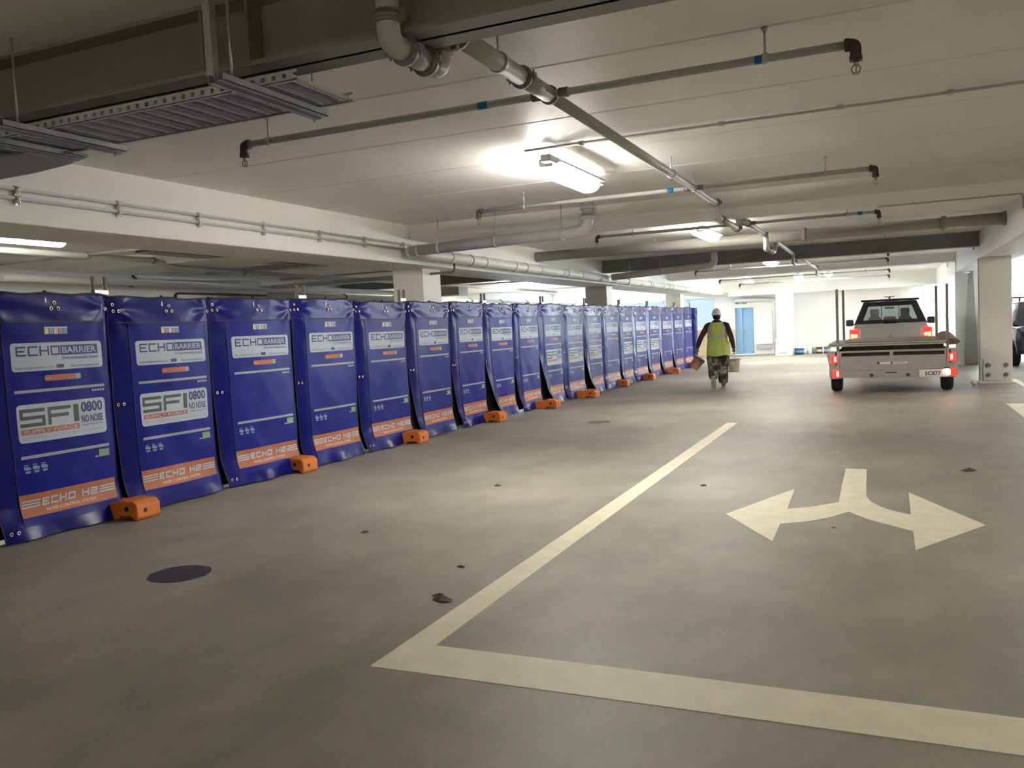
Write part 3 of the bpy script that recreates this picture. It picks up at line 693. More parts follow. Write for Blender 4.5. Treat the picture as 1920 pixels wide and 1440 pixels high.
class Sheet:
    """the surface of one barrier panel; u along the row, v up, out = toward the aisle (+X)"""
    def __init__(s, seed, gap, flare):
        s.seed, s.gap, s.flare = seed, gap, flare
    def S(s, u, v, off=0.0):
        sd = s.seed * 7.3
        dg = u * .8 + v * .55
        x = .030 + .014 * noise.noise(Vector((u * 1.6, v * 1.1, sd))) + .007 * noise.noise(Vector((dg * 4.2, (u - v) * .9, sd + 9))) + .0035 * noise.noise(Vector((u * 6, v * 5, sd + 3)))
        x += .018 * math.sin(PI * min(1, max(0, (u - .2) / .98)))
        # left wing falls back to the joint, right edge tucks in
        if u < .20: x -= .050 * (1 - u / .20) ** 1.5
        if u > 1.19: x -= .045 * ((u - 1.19) / .072) ** 1.3
        # gathers round the upper corners
        for cu in (.04, 1.22):
            d = math.hypot(u - cu, (v - 1.93) * .9)
            a = math.atan2(v - 1.93, u - cu)
            x += .006 * math.sin(a * 7 + sd) * math.exp(-((d - .16) / .15) ** 2)
        x += .006 * math.sin(v * 21 + u * 9 + sd) * math.exp(-((v - 1.9) / .09) ** 2) * (.3 + abs(noise.noise(Vector((u * 3, sd, 0)))))
        # loose lower left edge curling out over the opening
        uu = u
        if v < 1.15 and s.gap > 0:
            k = (1 - max(0, v - .12) / 1.03) ** 1.35
            w = max(0, 1 - u / .55)
            uu = u + s.gap * k * w * (1 - .0 * u)
            x += s.flare * k * w * w
        if v < .35 and s.gap <= .05:
            x += .03 * (1 - v / .35) * (.5 + noise.noise(Vector((u * 3, sd, 1))))
        if v < .30: x += .085 * (1 - v / .30) ** 1.4
        if v < .14:
            x += .02 * (1 - v / .14) * math.sin(u * 9 + sd)
        return (x + off, uu * PW / 1.262, v)
    def grid(s, u0, u1, v0, v1, nu, nv, off, vtop=None, round_=0):
        mb = MB(); vs = []
        for j in range(nv + 1):
            tv = j / nv; vv = v0 + (v1 - v0) * tv
            a0, a1 = u0, u1
            if round_:
                dy = min(vv - v0, v1 - vv)
                if dy < round_:
                    ins = round_ - math.sqrt(max(0, round_ ** 2 - (round_ - dy) ** 2)); a0 += ins; a1 -= ins
            for i in range(nu + 1):
                uu = a0 + (a1 - a0) * i / nu
                v2 = vv + (vtop(uu) * tv if vtop else 0)
                vs.append(s.S(uu, v2, off))
        fs = [[j * (nu + 1) + i, j * (nu + 1) + i + 1, (j + 1) * (nu + 1) + i + 1, (j + 1) * (nu + 1) + i] for j in range(nv) for i in range(nu)]
        return mb.add(vs, fs, True)
    def rounded(s, u0, u1, v0, v1, off, r, nu=12):
        # rows concentrated near the rounded corners
        mb = MB(); rows = [v0 + r * (1 - math.cos(a)) for a in [k * PI / 10 for k in range(6)]]
        rows = sorted(set(rows + [v1 - (q - v0) for q in rows] + [v0 + (v1 - v0) * k / 6 for k in range(1, 6)]))
        vs = []
        for vv in rows:
            dy = min(vv - v0, v1 - vv); ins = 0
            if dy < r: ins = r - math.sqrt(max(0, r * r - (r - dy) ** 2))
            for i in range(nu + 1): vs.append(s.S(u0 + ins + (u1 - u0 - 2 * ins) * i / nu, vv, off))
        n = len(rows) - 1
        return mb.add(vs, [[j * (nu + 1) + i, j * (nu + 1) + i + 1, (j + 1) * (nu + 1) + i + 1, (j + 1) * (nu + 1) + i] for j in range(n) for i in range(nu)], True)
    def text(s, mb, txt, u0, v0, w, h, off, bold=0.0, shear=0.0):
        vs, fs = text_tris(txt, bold)
        return mb.add([s.S(u0 + x * w + y * h * shear, v0 + y * h, off) for x, y in vs], fs)
    def tech(s, mb, txt, u0, v0, w, h, off, t, gapf=.22, shear=0.0, widths=None, rects=None):
        ws = [(widths or {}).get(c, 1.0) for c in txt]
        unit = w / (sum(ws) + gapf * (len(txt) - 1)); cu = u0
        for c, cw in zip(txt, ws):
            tx = min(.5, t * h / (unit * cw)) if c != 'I' else 1
            for (a, b, c2, d) in glyph(c, t, tx):
                n = max(1, int((d - b) * h / .04)); m = max(1, int((c2 - a) * unit * cw / .05))
                g = []
                for j in range(n + 1):
                    for i in range(m + 1):
                        yy = b + (d - b) * j / n; xx = a + (c2 - a) * i / m
                        g.append(s.S(cu + xx * unit * cw + yy * h * shear, v0 + yy * h, off))
                mb.add(g, [[j * (m + 1) + i, j * (m + 1) + i + 1, (j + 1) * (m + 1) + i + 1, (j + 1) * (m + 1) + i] for j in range(n) for i in range(m)])
            cu += unit * (cw + gapf)
        return mb

def make_panel(seed, gap, flare, sfi):
    s = Sheet(seed, gap, flare)
    r = empty('acoustic_barrier_panel', (0, 0, 0), '', 'noise barrier')
    wav = lambda uu: .012 * noise.noise(Vector((uu * 4, seed * 3.1, 0))) + .006 * math.sin(uu * 13 + seed)
    def put(name, mb, m, parent=r, recalc=False): return mb.obj(name, m, parent, recalc=recalc)
    put('vinyl_sheet', s.grid(0, PW, .015, 1.83, 40, 60, 0), M_VINYL)
    put('header_flap', s.grid(0, PW, 1.79, PH, 40, 12, .010, wav), M_VINYL)
    # added black sheet stands in for the shade seen through the openings
    put('shade_backing', MB().box(-.055, 0.004, .03, -.050, PW - .004, PH - .03), M_SHADEBACK)
    put('top_binding', MB().tube([s.S(u, PH + wav(u), .008) for u in [PW * k / 30 for k in range(31)]], .010, 8), M_BIND)
    put('side_binding', MB().tube([s.S(.004, .02 + 1.99 * k / 30, .004) for k in range(31)], .007, 8), M_BIND)
    f = put('printed_face', s.grid(.20, 1.18, .115, 1.795, 30, 50, .004), M_MESHF)
    b = MB()
    for (u0, u1, v0, v1) in ((.05, 1.24, 1.790, 1.802), (.194, .200, .11, 1.79), (1.18, 1.186, .11, 1.79)):
        g = s.grid(u0, u1, v0, v1, max(1, int((u1 - u0) / .04)), max(1, int((v1 - v0) / .04)), .0115 if v1-v0<.1 else .007)
        b.add(g.v, g.f)
    put('face_seam', b, M_BIND, f)
    o1, o2, o3 = .0065, .0085, .0105
    # colour tag
    tg = put('colour_tag', s.grid(.575, .80, 1.738, 1.752, 6, 1, o1), M_LABEL, f)
    for k, (m, w) in enumerate(((M_YELP, .05), (M_GREYP, .04), (M_PINKP, .05), (M_STRIPE, .04), (M_GREYP, .04))):
        u0 = .575 + k * .046
        put('tag_patch', s.grid(u0, u0 + .040, 1.69, 1.736, 2, 1, o1), m, tg)
    # white logo label
    lb = put('logo_label', s.rounded(.255, 1.145, 1.385, 1.620, o1, .03), M_LABEL, f)
    b = s.tech(MB(), 'ECHO', .300, 1.510, .405, .082, o2, .17, .20)
    b2 = s.grid(.712, 1.100, 1.508, 1.594, 10, 3, o2); b.add(b2.v, b2.f)
    s.text(b, 'Environmentally Sound', .725, 1.462, .37, .036, o2)
    s.text(b, 'Email: info@echobarrier.com', .285, 1.402, .34, .020, o2)
    s.text(b, 'Web: www.echobarrier.com', .80, 1.402, .30, .020, o2)
    g = s.grid(.66, .735, 1.400, 1.432, 2, 1, o2); b.add(g.v, g.f)
    put('logo_lettering', b, M_NAVY, lb)
    put('reversed_lettering', s.text(MB(), 'BARRIER', .728, 1.524, .352, .054, o3, .012), M_LABEL, lb)
    # orange tag
    ot = put('orange_tag', s.rounded(.54, .90, 1.295, 1.345, o1, .02, 8), M_ORANGE, f)
    g = s.grid(.845, .895, 1.297, 1.343, 2, 1, o2); g.add(*[(lambda q: (q.v, q.f))(s.grid(.56, .60, 1.315, 1.322, 2, 1, o2))][0]); put('tag_end', g, M_STRIPE, ot)
    put('upper_stripe', s.grid(.260, 1.145, 1.208, 1.232, 20, 1, o1), M_STRIPE, f)
    b = MB()
    for k in range(5):
        g = s.grid(1.005 + k * .028, 1.027 + k * .028, 1.172, 1.192, 1, 1, o1); b.add(g.v, g.f)
    put('small_print', b, M_STRIPE, f)
    if sfi:
        q = put('phone_label', s.rounded(.262, 1.135, .795, 1.112, o1, .035), M_LABEL, f)
        b = s.tech(MB(), 'SFI', .285, .925, .56, .150, o2, .20, .12, .0, {'I': .22})
        put('dark_lettering', b, M_OLIVE, q)
        b = s.text(MB(), '0800', .870, .995, .235, .095, o2, .03); s.text(b, 'NO NOISE', .870, .905, .235, .066, o2, .02)
        s.text(b, '(0800 66 66 473)', .872, .872, .24, .020, o2)
        put('navy_lettering', b, M_NAVY, q)
        st = put('orange_strip', s.grid(.290, .842, .862, .906, 12, 1, o2), M_ORANGE, q)
        put('strip_lettering', s.text(MB(), 'SUPPLY FORCE', .305, .869, .52, .029, o3, .012), M_LABEL, st)
        put('faint_lettering', s.text(MB(), 'NOISE SUPPRESSION', .30, .826, .80, .016, o2), M_STRIPE, q)
    put('lower_stripe', s.grid(.260, 1.145, .664, .690, 20, 1, o1), M_STRIPE, f)
    b = MB()
    for k in range(3):
        for (a, c2, e, g_) in ((0, .035, .066, .072), (.010, .045, .0, .018), (0, .030, .030, .058), (.018, .050, .026, .050)):
            g = s.grid(.275 + k * .082 + a, .275 + k * .082 + c2 + .012, .545 + e, .545 + g_, 1, 1, o1); b.add(g.v, g.f)
    put('pictogram_print', b, M_GREYP, f)
    gt = put('green_tag', s.grid(1.03, 1.14, .580, .646, 3, 1, o1), M_GREEN, f)
    put('tag_lettering', s.text(MB(), 'eco', 1.045, .598, .075, .032, o2), M_STRIPE, gt)
    put('small_tag', s.grid(.985, 1.022, .580, .594, 1, 1, o1), M_STRIPE, f)
    ob = put('orange_band', s.grid(.200, 1.180, .185, .372, 24, 4, o1), M_ORANGE, f)
    b = s.tech(MB(), 'ECHO', .405, .262, .335, .062, o2, .24, .22, .18)
    s.tech(b, 'H2', .805, .262, .165, .062, o2, .24, .22, .18)
    for k in range(3):
        v0 = .262 + k * .0235
        for (u0, u1) in ((.215, .385 + k * .006), (.995 + k * .006, 1.172)):
            put('band_stripe', s.grid(u0, u1, v0, v0 + .013, 5, 1, o2), M_LABEL, ob)
    put('band_lettering', b, M_LABEL, ob)
    put('band_small_lettering', s.text(MB(), 'NOISE CONTROL SYSTEM', .44, .212, .50, .024, o2), M_OTEXT, ob)
    # eyelets
    for (u, v) in ((.68, 1.955), (.645, 1.905), (.715, 1.905), (.045, 1.965), (.045, 1.905), (.095, 1.905), (1.225, 1.905), (.045, 1.03), (.095, 1.03), (.06, .085), (.12, .085)):
        x, yv, zv = s.S(u, v, .016 if v > 1.7 else .006)
        MB().ring((x, yv, zv), (1, 0, 0), .0175, .0085, .006, 14).obj('eyelet', M_EYE, r)
    x, yv, zv = s.S(.60, 1.975, .014)
    MB().obox((x, yv, zv), (1, 0, 0), (0, 1, 0), (0, 0, 1), .003, .006, .022).obj('white_tie', M_WHITE, r)
    x, yv, zv = s.S(.615, PH, .01)
    MB().tube([(x + .01, yv - .03, zv + .016), (x, yv, zv + .012), (x - .03, yv + .01, zv + .018)], .009, 8).obj('elastic_strap', M_BLACK, r)
    return r
SEAMS = [3.20, 4.45, 5.69, 6.93, 8.23, 9.48, 10.79, 12.09, 13.31, 14.53, 15.77, 17.05, 18.39, 19.73, 21.10, 22.33, 23.76, 25.22, 26.78, 28.25, 29.75]
_XB = [(3, -6.62), (6.2, -6.56), (8.7, -6.46), (12, -6.42), (15, -6.38), (20, -6.32), (30, -6.24)]
def xbar(y):
    for (a, xa), (b, xb) in zip(_XB, _XB[1:]):
        if y <= b: return xa + (xb - xa) * (y - a) / (b - a)
    return _XB[-1][1]
SFI = {1, 2, 10, 11, 12, 14, 15, 16}
GAPS = {0: (.05, .02), 1: (.07, .03), 2: (.03, .01), 3: (.04, .01), 4: (.06, .02), 5: (.04, .02), 6: (.14, .09), 7: (.10, .05), 8: (.26, .14), 9: (.09, .04), 10: (.30, .16), 11: (.05, .02), 12: (.22, .08), 13: (.05, .02), 14: (.16, .06), 15: (.05, .02), 16: (.14, .05), 17: (.12, .10), 18: (.12, .06), 19: (.05, .02)}
proto = {}
def pkey(i):
    g = GAPS[i]; q = (.05, .015) if g[0] < .08 else ((.13, .07) if g[0] < .18 else (.27, .14))
    return (i % 2 if q[0] < .1 else 0, q, i in SFI)
for i in range(20):
    k = pkey(i); y0, y1 = SEAMS[i], SEAMS[i + 1]
    if k not in proto: o = proto[k] = make_panel(k[0] + 3 * k[2] + int(k[1][0] * 40), k[1][0], k[1][1], k[2])
    else: o = copy_tree(proto[k])
    xa, xb = xbar(y0), xbar(y1)
    o.location = (xa, y0, 0); o.rotation_euler = (0, 0, math.atan2(-(xb - xa), y1 - y0)); o.scale = (1, (y1 - y0) / PW * .995, 1 + .006 * math.sin(i * 2.1))
    d = 'with a white phone-number label' if i in SFI else 'without a phone-number label'
    o['label'] = ('blue noise barrier panel cut off by the left edge of the photo' if i == 0 else
                  'blue noise barrier panel %s, %s full panel from the left' % (d, ORD[i - 1]) if i < 19 else 'blue noise barrier panel nearest the walking worker, last of the row')
    o['group'] = 'blue noise barrier panels'
# turned end piece
e = Sheet(9, 0, 0)
er = empty('acoustic_barrier_panel', (xbar(29.8), 29.80, 0), 'narrow turned end piece of the blue barrier, beside the worker', 'noise barrier', rz=-.55)
e.grid(0, .24, .05, PH, 14, 40, 0).obj('vinyl_sheet', M_VINYL, er, recalc=False)
MB().box(-.03, 0, .05, -.02, .24, PH - .03).obj('shade_backing', M_SHADEBACK, er)

# fence frames and feet behind the panels
M_FENCE = mat('galvanised_fence_tube', (.42, .42, .40), .4, .6, var=.15, scale=30)
def make_fence(L):
    r = empty('temporary_fence_panel', (0, 0, 0), '', 'fence')
    for yy in (.02, L - .02): MB().cyl((0, yy, .06), (0, yy, 2.20), .020, 12).obj('upright', M_FENCE, r)
    for z in (.18, 2.00): MB().cyl((0, .02, z), (0, L - .02, z), .016, 10).obj('rail', M_FENCE, r)
    b = MB()
    for k in range(1, 24): b.cyl((0, k * L / 24, .18), (0, k * L / 24, 2.0), .002, 5)
    for k in range(1, 8): b.cyl((0, .02, .18 + k * .225), (0, L - .02, .18 + k * .225), .002, 5)
    b.obj('wire_mesh', M_FENCE, r)
    return r
def make_foot():
    r = empty('ballast_block', (0, 0, 0), '', 'ballast block')
    # long axis X, from -.42 to .42, hollow rubbery plastic block with a raised back and cut-out end
    b = MB()
    prof = [(-.36, .0), (.10, .0), (.13, .035), (.27, .035), (.29, .0), (.33, .0), (.345, .03), (.345, .135), (.30, .175), (.12, .180), (.04, .15), (-.05, .15), (-.14, .15), (-.30, .15), (-.36, .10)]
    b.prism(prof, 'y', -.135, .135)
    b.obj('block_shell', M_FOOT, r, .014, 2)
    MB().cyl((.22, -.139, .105), (.22, -.130, .105), .022, 14).cyl((.22, .139, .105), (.22, .130, .105), .022, 14).obj('fill_hole', M_BLACK, r)
    MB().cyl((.348, -.04, .085), (.343, -.04, .085), .020, 12).obj('fill_hole', M_BLACK, r)
    MB().box(-.30, -.04, .152, -.10, .04, .160).obj('moulded_socket', M_FOOT, r, .004)
    return r
FY = [3.35, 5.62, 8.08, 10.52, 13.12, 15.38, 17.68, 20.75, 23.05, 25.75, 28.85]
FX = [-6.2, -6.10, -6.16, -6.02, -5.95, -5.80, -5.75, -5.93, -5.84, -5.76, -5.85]
f0 = make_foot()
FLAB = ['beneath the barrier at the left edge, mostly hidden', 'nearest orange ballast foot, showing a round dark hole'] + ['orange ballast foot poking out under the blue barrier, %s from the left' % ORD[k] for k in range(1, 10)]
for i, (x, y) in enumerate(zip([q - .05 for q in FX], FY)):
    o = f0 if i == 0 else copy_tree(f0)
    o.location = (x - .345, y, 0); o.rotation_euler = (0, 0, .12 * math.sin(i * 3.1)); o['group'] = 'orange fence feet'
    o['label'] = ('orange ballast foot ' + FLAB[0]) if i == 0 else FLAB[i]
fe0 = None
JN = [3.30] + [5.72, 8.55, 10.88, 13.57, 16.28, 18.93, 21.59, 24.37, 27.70, 30.1]
for i in range(len(JN) - 1):
    y0, y1 = JN[i] + .045, JN[i + 1] - .045
    o = make_fence(y1 - y0)
    xa, xb = xbar(y0) - .11, xbar(y1) - .11
    o.location = (xa, y0, 0.02); o.rotation_euler = (0, 0, math.atan2(-(xb - xa), y1 - y0))
    o['group'] = 'fence frames behind the barrier'
    o['label'] = 'galvanised fence frame behind the barrier, %s from the left, post tops showing' % ORD[i]
    if i:
        b = MB(); b.obox((0, 0, 0), (1, 0, 0), (0, 1, 0), (0, 0, 1), .03, .075, .02)
        c = b.obj('fence_clamp', M_GALV); c.location = (xa, JN[i], 2.075)
        props(c, 'bright clamp joining two post tops, %s joint from the left' % ORD[i - 1], 'clamp', 'fence clamps')

# ------------------------------------------------------------ trailer
M_ALU = mat('galvanised_sheet', (.37, .36, .345), .5, .3, var=.08, scale=6)
M_TIMBER = mat('weathered_timber', (.40, .36, .31), .65, var=.15, scale=12)
M_DARKT = mat('dark_timber', (.060, .045, .036), .8, var=.3, scale=10)
M_RED = mat('red_lens', (.45, .01, .008), .3, emit=(1, .020, .012), estr=.9)
M_REDHOT = mat('lit_filament_lens', (1, .8, .7), .3, emit=(1, .45, .32), estr=12)
M_AMBER = mat('amber_lit_lens', (1, .5, .1), .3, emit=(1, .40, .06), estr=2.0)
M_PLATE = mat('number_plate_white', (.78, .77, .72), .4)
CX, CY = .07, 17.9
tl = empty('box_trailer', (CX, CY, 0), 'galvanised box trailer with lit red lamps hitched behind the white pickup', 'trailer')
def T(): return MB()
T().box(-.93, 0, .455, .94, .03, .73).box(-.93, 0, .80, .94, .035, .838).box(-.93, 0, .725, -.90, .03, .80).box(-.034, 0, .725, .03, .03, .80).box(.91, 0, .725, .94, .03, .80).obj('tailgate', M_ALU, tl, .003)
T().box(-.92, .06, .73, .93, .08, .80).obj('tailgate_slot', M_DARKT, tl)
for s, xo, xi, xt in ((-1, -1.13, -.935, -1.175), (1, 1.13, .945, 1.175)):
    T().prism([(xi, .33), (xo, .33), (xo, .56), (xt, .78), (xo, .842), (xi, .842)], 'y', -.005, .04).obj('corner_panel', M_ALU, tl, .003)
    T().prism([(-.005, .56), (2.55, .56), (2.55, .82), (-.005, .82)], 'x', s * 1.0 - .012, s * 1.0 + .012).obj('side_board', M_ALU, tl)
bm_ = T().box(-.98, -.005, .312, 1.05, .05, .452).obj('rear_beam', M_ALU, tl, .004)
T().box(-.11, -.012, .395, .09, -.004, .412).obj('beam_slot', M_BLACK, bm_)
for xx in (-.36, .28): T().cyl((xx, -.006, .355), (xx, -.010, .355), .035, 16).obj('beam_hole', M_DARKT, bm_)
T().box(-1.02, .04, .50, 1.02, 2.6, .54).obj('deck', M_DARKT, tl)
T().box(-1.0, 2.55, .54, 1.0, 2.58, .84).obj('headboard', M_ALU, tl)
st = T().box(-.25, -.006, .570, .27, .0, .606).obj('maker_sticker', M_PLATE, tl)
T().box(-.255, -.008, .568, -.215, -.005, .608).box(-.015, -.008, .568, .012, -.005, .608).obj('sticker_block', M_BLACK, st)
def flat_text(txt, x0, z0, w, h, yy, name, m, parent, bold=0.0):
    vs, fs = text_tris(txt, bold)
    return MB().add([(x0 + a * w, yy, z0 + b * h) for a, b in vs], fs).obj(name, m, parent, recalc=False)
flat_text('TRAILERS', .03, .578, .22, .022, -.0085, 'sticker_lettering', M_OLIVE, st, .01)
pl = T().box(.475, -.016, .308, .985, -.006, .445).obj('number_plate', M_PLATE, tl, .004)
flat_text('SC877', .575, .335, .27, .080, -.018, 'plate_lettering', M_BLACK, pl, .02)
pk = T().box(.90, -.05, .455, .99, -.006, .485).obj('plate_lamp', M_BLACK, tl, .004)
T().box(.91, -.045, .449, .98, -.012, .455).obj('lamp_lens', mat('lit_clear_lens', (1, 1, 1), .4, emit=(1, .85, .7), estr=14), pk)
for (lx, lz, hot) in ((-1.035, .68, .02), (1.035, .675, -.01), (-1.005, .39, .03), (1.035, .388, -.05)):
    lm = T().box(lx - .062, -.035, lz - .072, lx + .062, -.004, lz + .072).obj('tail_lamp', M_RED, tl, .008)
    T().box(lx + hot - .015, -.040, lz - .042, lx + hot + .015, -.034, lz + .048).obj('lit_bulb_strip', M_REDHOT, lm, .004)
for s, x0, x1 in ((-1, -1.13, -.92), (1, .88, 1.10)):
    b = MB(); rg = []; c = (0, .72, .30)
    prof = [(0, .19), (0, .26), (.025, .292), (.07, .30), (.14, .30), (.185, .292), (.21, .26), (.21, .19)]
    vs = []; n = 36
    for k in range(n):
        a = 2 * PI * k / n; rg.append([(x0 + px, .72 + math.cos(a) * pr, .30 + math.sin(a) * pr) for px, pr in prof])
    rg.append(rg[0]); b.loft(rg, False, True, True); w = b.obj('tyre', M_RUBBER, tl)
    MB().cyl((x0 + .03, .72, .30), (x1 - .03, .72, .30), .195, 24).cyl((x0 - .0, .72, .3), (x1, .72, .3), .05, 16).obj('wheel_rim', M_ALU, w)
    # mudguard
    rg = []
    for k in range(13):
        a = PI * k / 12; rg.append([(x0 - .01, .72 + math.cos(a) * .36, .27 + math.sin(a) * .30 * 1.15), (x1 + .01, .72 + math.cos(a) * .36, .27 + math.sin(a) * .30 * 1.15), (x1 + .01, .72 + math.cos(a) * .345, .27 + math.sin(a) * .285 * 1.15), (x0 - .01, .72 + math.cos(a) * .345, .27 + math.sin(a) * .285 * 1.15)])
    MB().loft(rg, True, False).obj('mudguard', M_ALU, tl)
T().cyl((-1.0, .72, .3), (1.0, .72, .3), .025, 10).obj('axle', M_FIT, tl)
T().tube([(-.7, 2.5, .48), (0, 4.0, .48)], .035, 8).tube([(.7, 2.5, .48), (0, 4.0, .48)], .035, 8).tube([(0, 3.9, .48), (0, 4.9, .50)], .035, 8).obj('drawbar', M_ALU, tl)
for (x, y, z0, z1) in ((-.965, .05, .56, 2.06), (.965, .05, .56, 2.05), (-.955, 2.50, .56, 2.10), (.90, 2.50, .56, 2.08)):
    T().box(x - .024, y - .024, z0, x + .024, y + .024, z1).obj('corner_post', mat('rusty_post', (.22, .19, .17), .6, .2, var=.2, scale=15), tl)
T().box(-1.02, .02, .312, -.98, .10, .34).obj('tie_bracket', M_FIT, tl)
# load
o = MB().box(-.90, .12, .545, .905, 2.3, .92).obj('timber_stack', M_DARKT); o.location = (CX, CY, 0)  # dark colour carries the shade on the timbers under the boards
props(o, 'timber stack lying on the trailer deck, dark brown with its shade painted in', 'timber')
b = MB().box(-1.155, -.02, .925, .93, 2.45, .955); o = b.obj('board_sheet', M_TIMBER, None, .003); o.location = (CX, CY, 0)
props(o, 'pale grey board on the trailer load, lower of the two', 'board', 'boards on the trailer')
b = MB().box(-1.13, .0, .962, .94, 2.45, .990); o = b.obj('board_sheet', M_TIMBER, None, .003); o.location = (CX, CY, 0)
props(o, 'pale grey board on the trailer load, upper of the two', 'board', 'boards on the trailer')
b = MB().box(-.85, .12, .996, .88, 2.4, 1.012); o = b.obj('plywood_sheet', mat('dull_plywood', (.26, .225, .19), .7, var=.1, scale=6), None, .003); o.location = (CX, CY, 0)
props(o, 'brownish plywood sheet topmost on the trailer load', 'board')
# brown tarpaulin bundle over the right side
random.seed(5)
rg = []
for k in range(15):
    yy = .12 + 2.3 * k / 14; h = .10 + .09 * k / 14
    ring_ = []
    for j in range(14):
        a = 2 * PI * j / 14; r_ = 1 + .13 * noise.noise(Vector((k * .7, j * .8, 2)))
        ring_.append((1.04 + .15 * math.cos(a) * r_, yy, .838 + .085 + .004 * k + h * .55 * math.sin(a) * r_ ))
    rg.append(ring_)
o = MB().loft(rg).obj('tarpaulin_bundle', mat('brown_tarpaulin', (.19, .125, .075), .75, var=.25, scale=8, bump=.5, bscale=8)); o.location = (CX, CY, .03)
props(o, 'crumpled brown tarpaulin bundle along the right side of the trailer', 'tarpaulin')

# ------------------------------------------------------------ white pickup
M_CAR = mat('white_car_paint', (.64, .62, .60), .25, coat=.5)
M_TINT = bpy.data.materials.new('tinted_glass'); M_TINT.use_nodes = True
_nt = M_TINT.node_tree; _nt.nodes.clear()
_o = _nt.nodes.new('ShaderNodeOutputMaterial'); _t = _nt.nodes.new('ShaderNodeBsdfTransparent'); _g = _nt.nodes.new('ShaderNodeBsdfGlossy')
_t.inputs[0].default_value = (.45, .52, .50, 1); _g.inputs['Roughness'].default_value = .03
_x = _nt.nodes.new('ShaderNodeMixShader'); _x.inputs[0].default_value = .08
_nt.links.new(_t.outputs[0], _x.inputs[1]); _nt.links.new(_g.outputs[0], _x.inputs[2]); _nt.links.new(_x.outputs[0], _o.inputs[0])
M_DGLASS = mat('dark_glass', (.01, .012, .014), .08)
pu = empty('pickup', (.07, 23.2, 0), 'white pickup with dark canopy window, roof rack and lit tail lamps', 'pickup')
rg = []
for (y, z0, z1, w, zs) in ((0, .52, 1.19, .90, .86), (.08, .42, 1.22, .935, .86), (1.2, .36, 1.22, .95, .85), (3.0, .34, 1.18, .95, .84), (4.0, .34, 1.12, .94, .84), (4.9, .38, 1.04, .90, .80), (5.18, .46, .92, .80, .70)):
    h = [(zs * .62, z1), (zs, z1 - .03), (w, z1 - .16), (w, .75), (w - .02, z0 + .04), (w - .12, z0)]
    rg.append([(a, y, b) for a, b in h] + [(-a, y, b) for a, b in h[::-1]])
MB().loft(rg).obj('body_shell', M_CAR, pu, .012)
MB().box(-.70, -.035, .62, .70, .0, 1.17).obj('tailgate', M_CAR, pu, .02, 3)
# canopy: white rear frame and sides, open for the glass
def trap(y, zb, zt, xb, xt): return [(-xb, y, zb), (xb, y, zb), (xt, y, zt), (-xt, y, zt)]
b = MB()
outer0, inner0 = trap(.02, 1.18, 1.83, .845, .60), trap(.02, 1.31, 1.79, .80, .585)
outer1, inner1 = trap(.07, 1.18, 1.83, .845, .60), trap(.07, 1.31, 1.79, .80, .585)
vs = outer0 + inner0 + outer1 + inner1
fs = []
for k in range(4):
    k2 = (k + 1) % 4; fs += [(k, k2, 4 + k2, 4 + k), (8 + k, 8 + k2, 12 + k2, 12 + k), (k, k2, 8 + k2, 8 + k), (4 + k, 4 + k2, 12 + k2, 12 + k)]
b.add(vs, fs).obj('canopy_frame', M_CAR, pu)
outer0, inner0 = trap(-.012, 1.295, 1.835, .825, .60), trap(-.012, 1.385, 1.725, .615, .49)
outer1, inner1 = trap(.018, 1.295, 1.835, .825, .60), trap(.018, 1.385, 1.725, .615, .49)
MB().add(outer0 + inner0 + outer1 + inner1, fs).box(-.14, -.012, 1.285, .14, .02, 1.33).box(-.205, .01, 1.36, -.185, .02, 1.74).box(.195, .01, 1.36, .215, .02, 1.74).obj('window_surround', M_BLACK, pu)
MB().add(trap(.008, 1.33, 1.77, .74, .55), [(0, 1, 2, 3)]).obj('rear_glass', M_TINT, pu, recalc=False)
for s in (-1, 1):
    MB().add([(s * .845, .07, 1.18), (s * .845, 1.55, 1.18), (s * .845, 3.35, 1.15), (s * .60, 2.95, 1.80), (s * .60, .07, 1.80)], [(0, 1, 2, 3, 4)]).obj('side_wall', M_CAR, pu, recalc=False)
    MB().add([(s * .828, .25, 1.26), (s * .828, 1.35, 1.26), (s * .655, 1.35, 1.70), (s * .655, .25, 1.70)], [(0, 1, 2, 3)]).obj('side_window', M_DGLASS, pu, recalc=False)
MB().loft([[(-.60, .0, 1.79), (-.56, .0, 1.835), (0, 0, 1.85), (.56, .0, 1.835), (.60, .0, 1.79)], [(-.60, .4, 1.80), (-.56, .4, 1.85), (0, .4, 1.87), (.56, .4, 1.85), (.60, .4, 1.80)], [(-.60, 2.5, 1.80), (-.56, 2.5, 1.85), (0, 2.5, 1.87), (.56, 2.5, 1.85), (.60, 2.5, 1.80)],
           [(-.60, 2.95, 1.78), (-.56, 2.95, 1.81), (0, 2.95, 1.83), (.56, 2.95, 1.81), (.60, 2.95, 1.78)]], False, True, False).obj('roof_skin', M_CAR, pu, recalc=False)
MB().add([(-.60, 2.95, 1.78), (.60, 2.95, 1.78), (.80, 3.75, 1.14), (-.80, 3.75, 1.14)], [(0, 1, 2, 3)]).obj('windscreen', M_TINT, pu, recalc=False)
rr = MB().box(-.655, .05, 1.862, .655, 2.0, 1.89)
rr.box(-.66, .0, 1.845, .66, .05, 1.895); rk = rr.obj('roof_rack', M_BLACK, pu, .008)
MB().cyl((0, .3, 1.90), (0, .3, 1.945), .03, 12).box(-.115, .24, 1.945, .115, .36, 1.965).obj('beacon_lamp', mat('grey_beacon', (.45, .46, .42), .4), rk, .004)
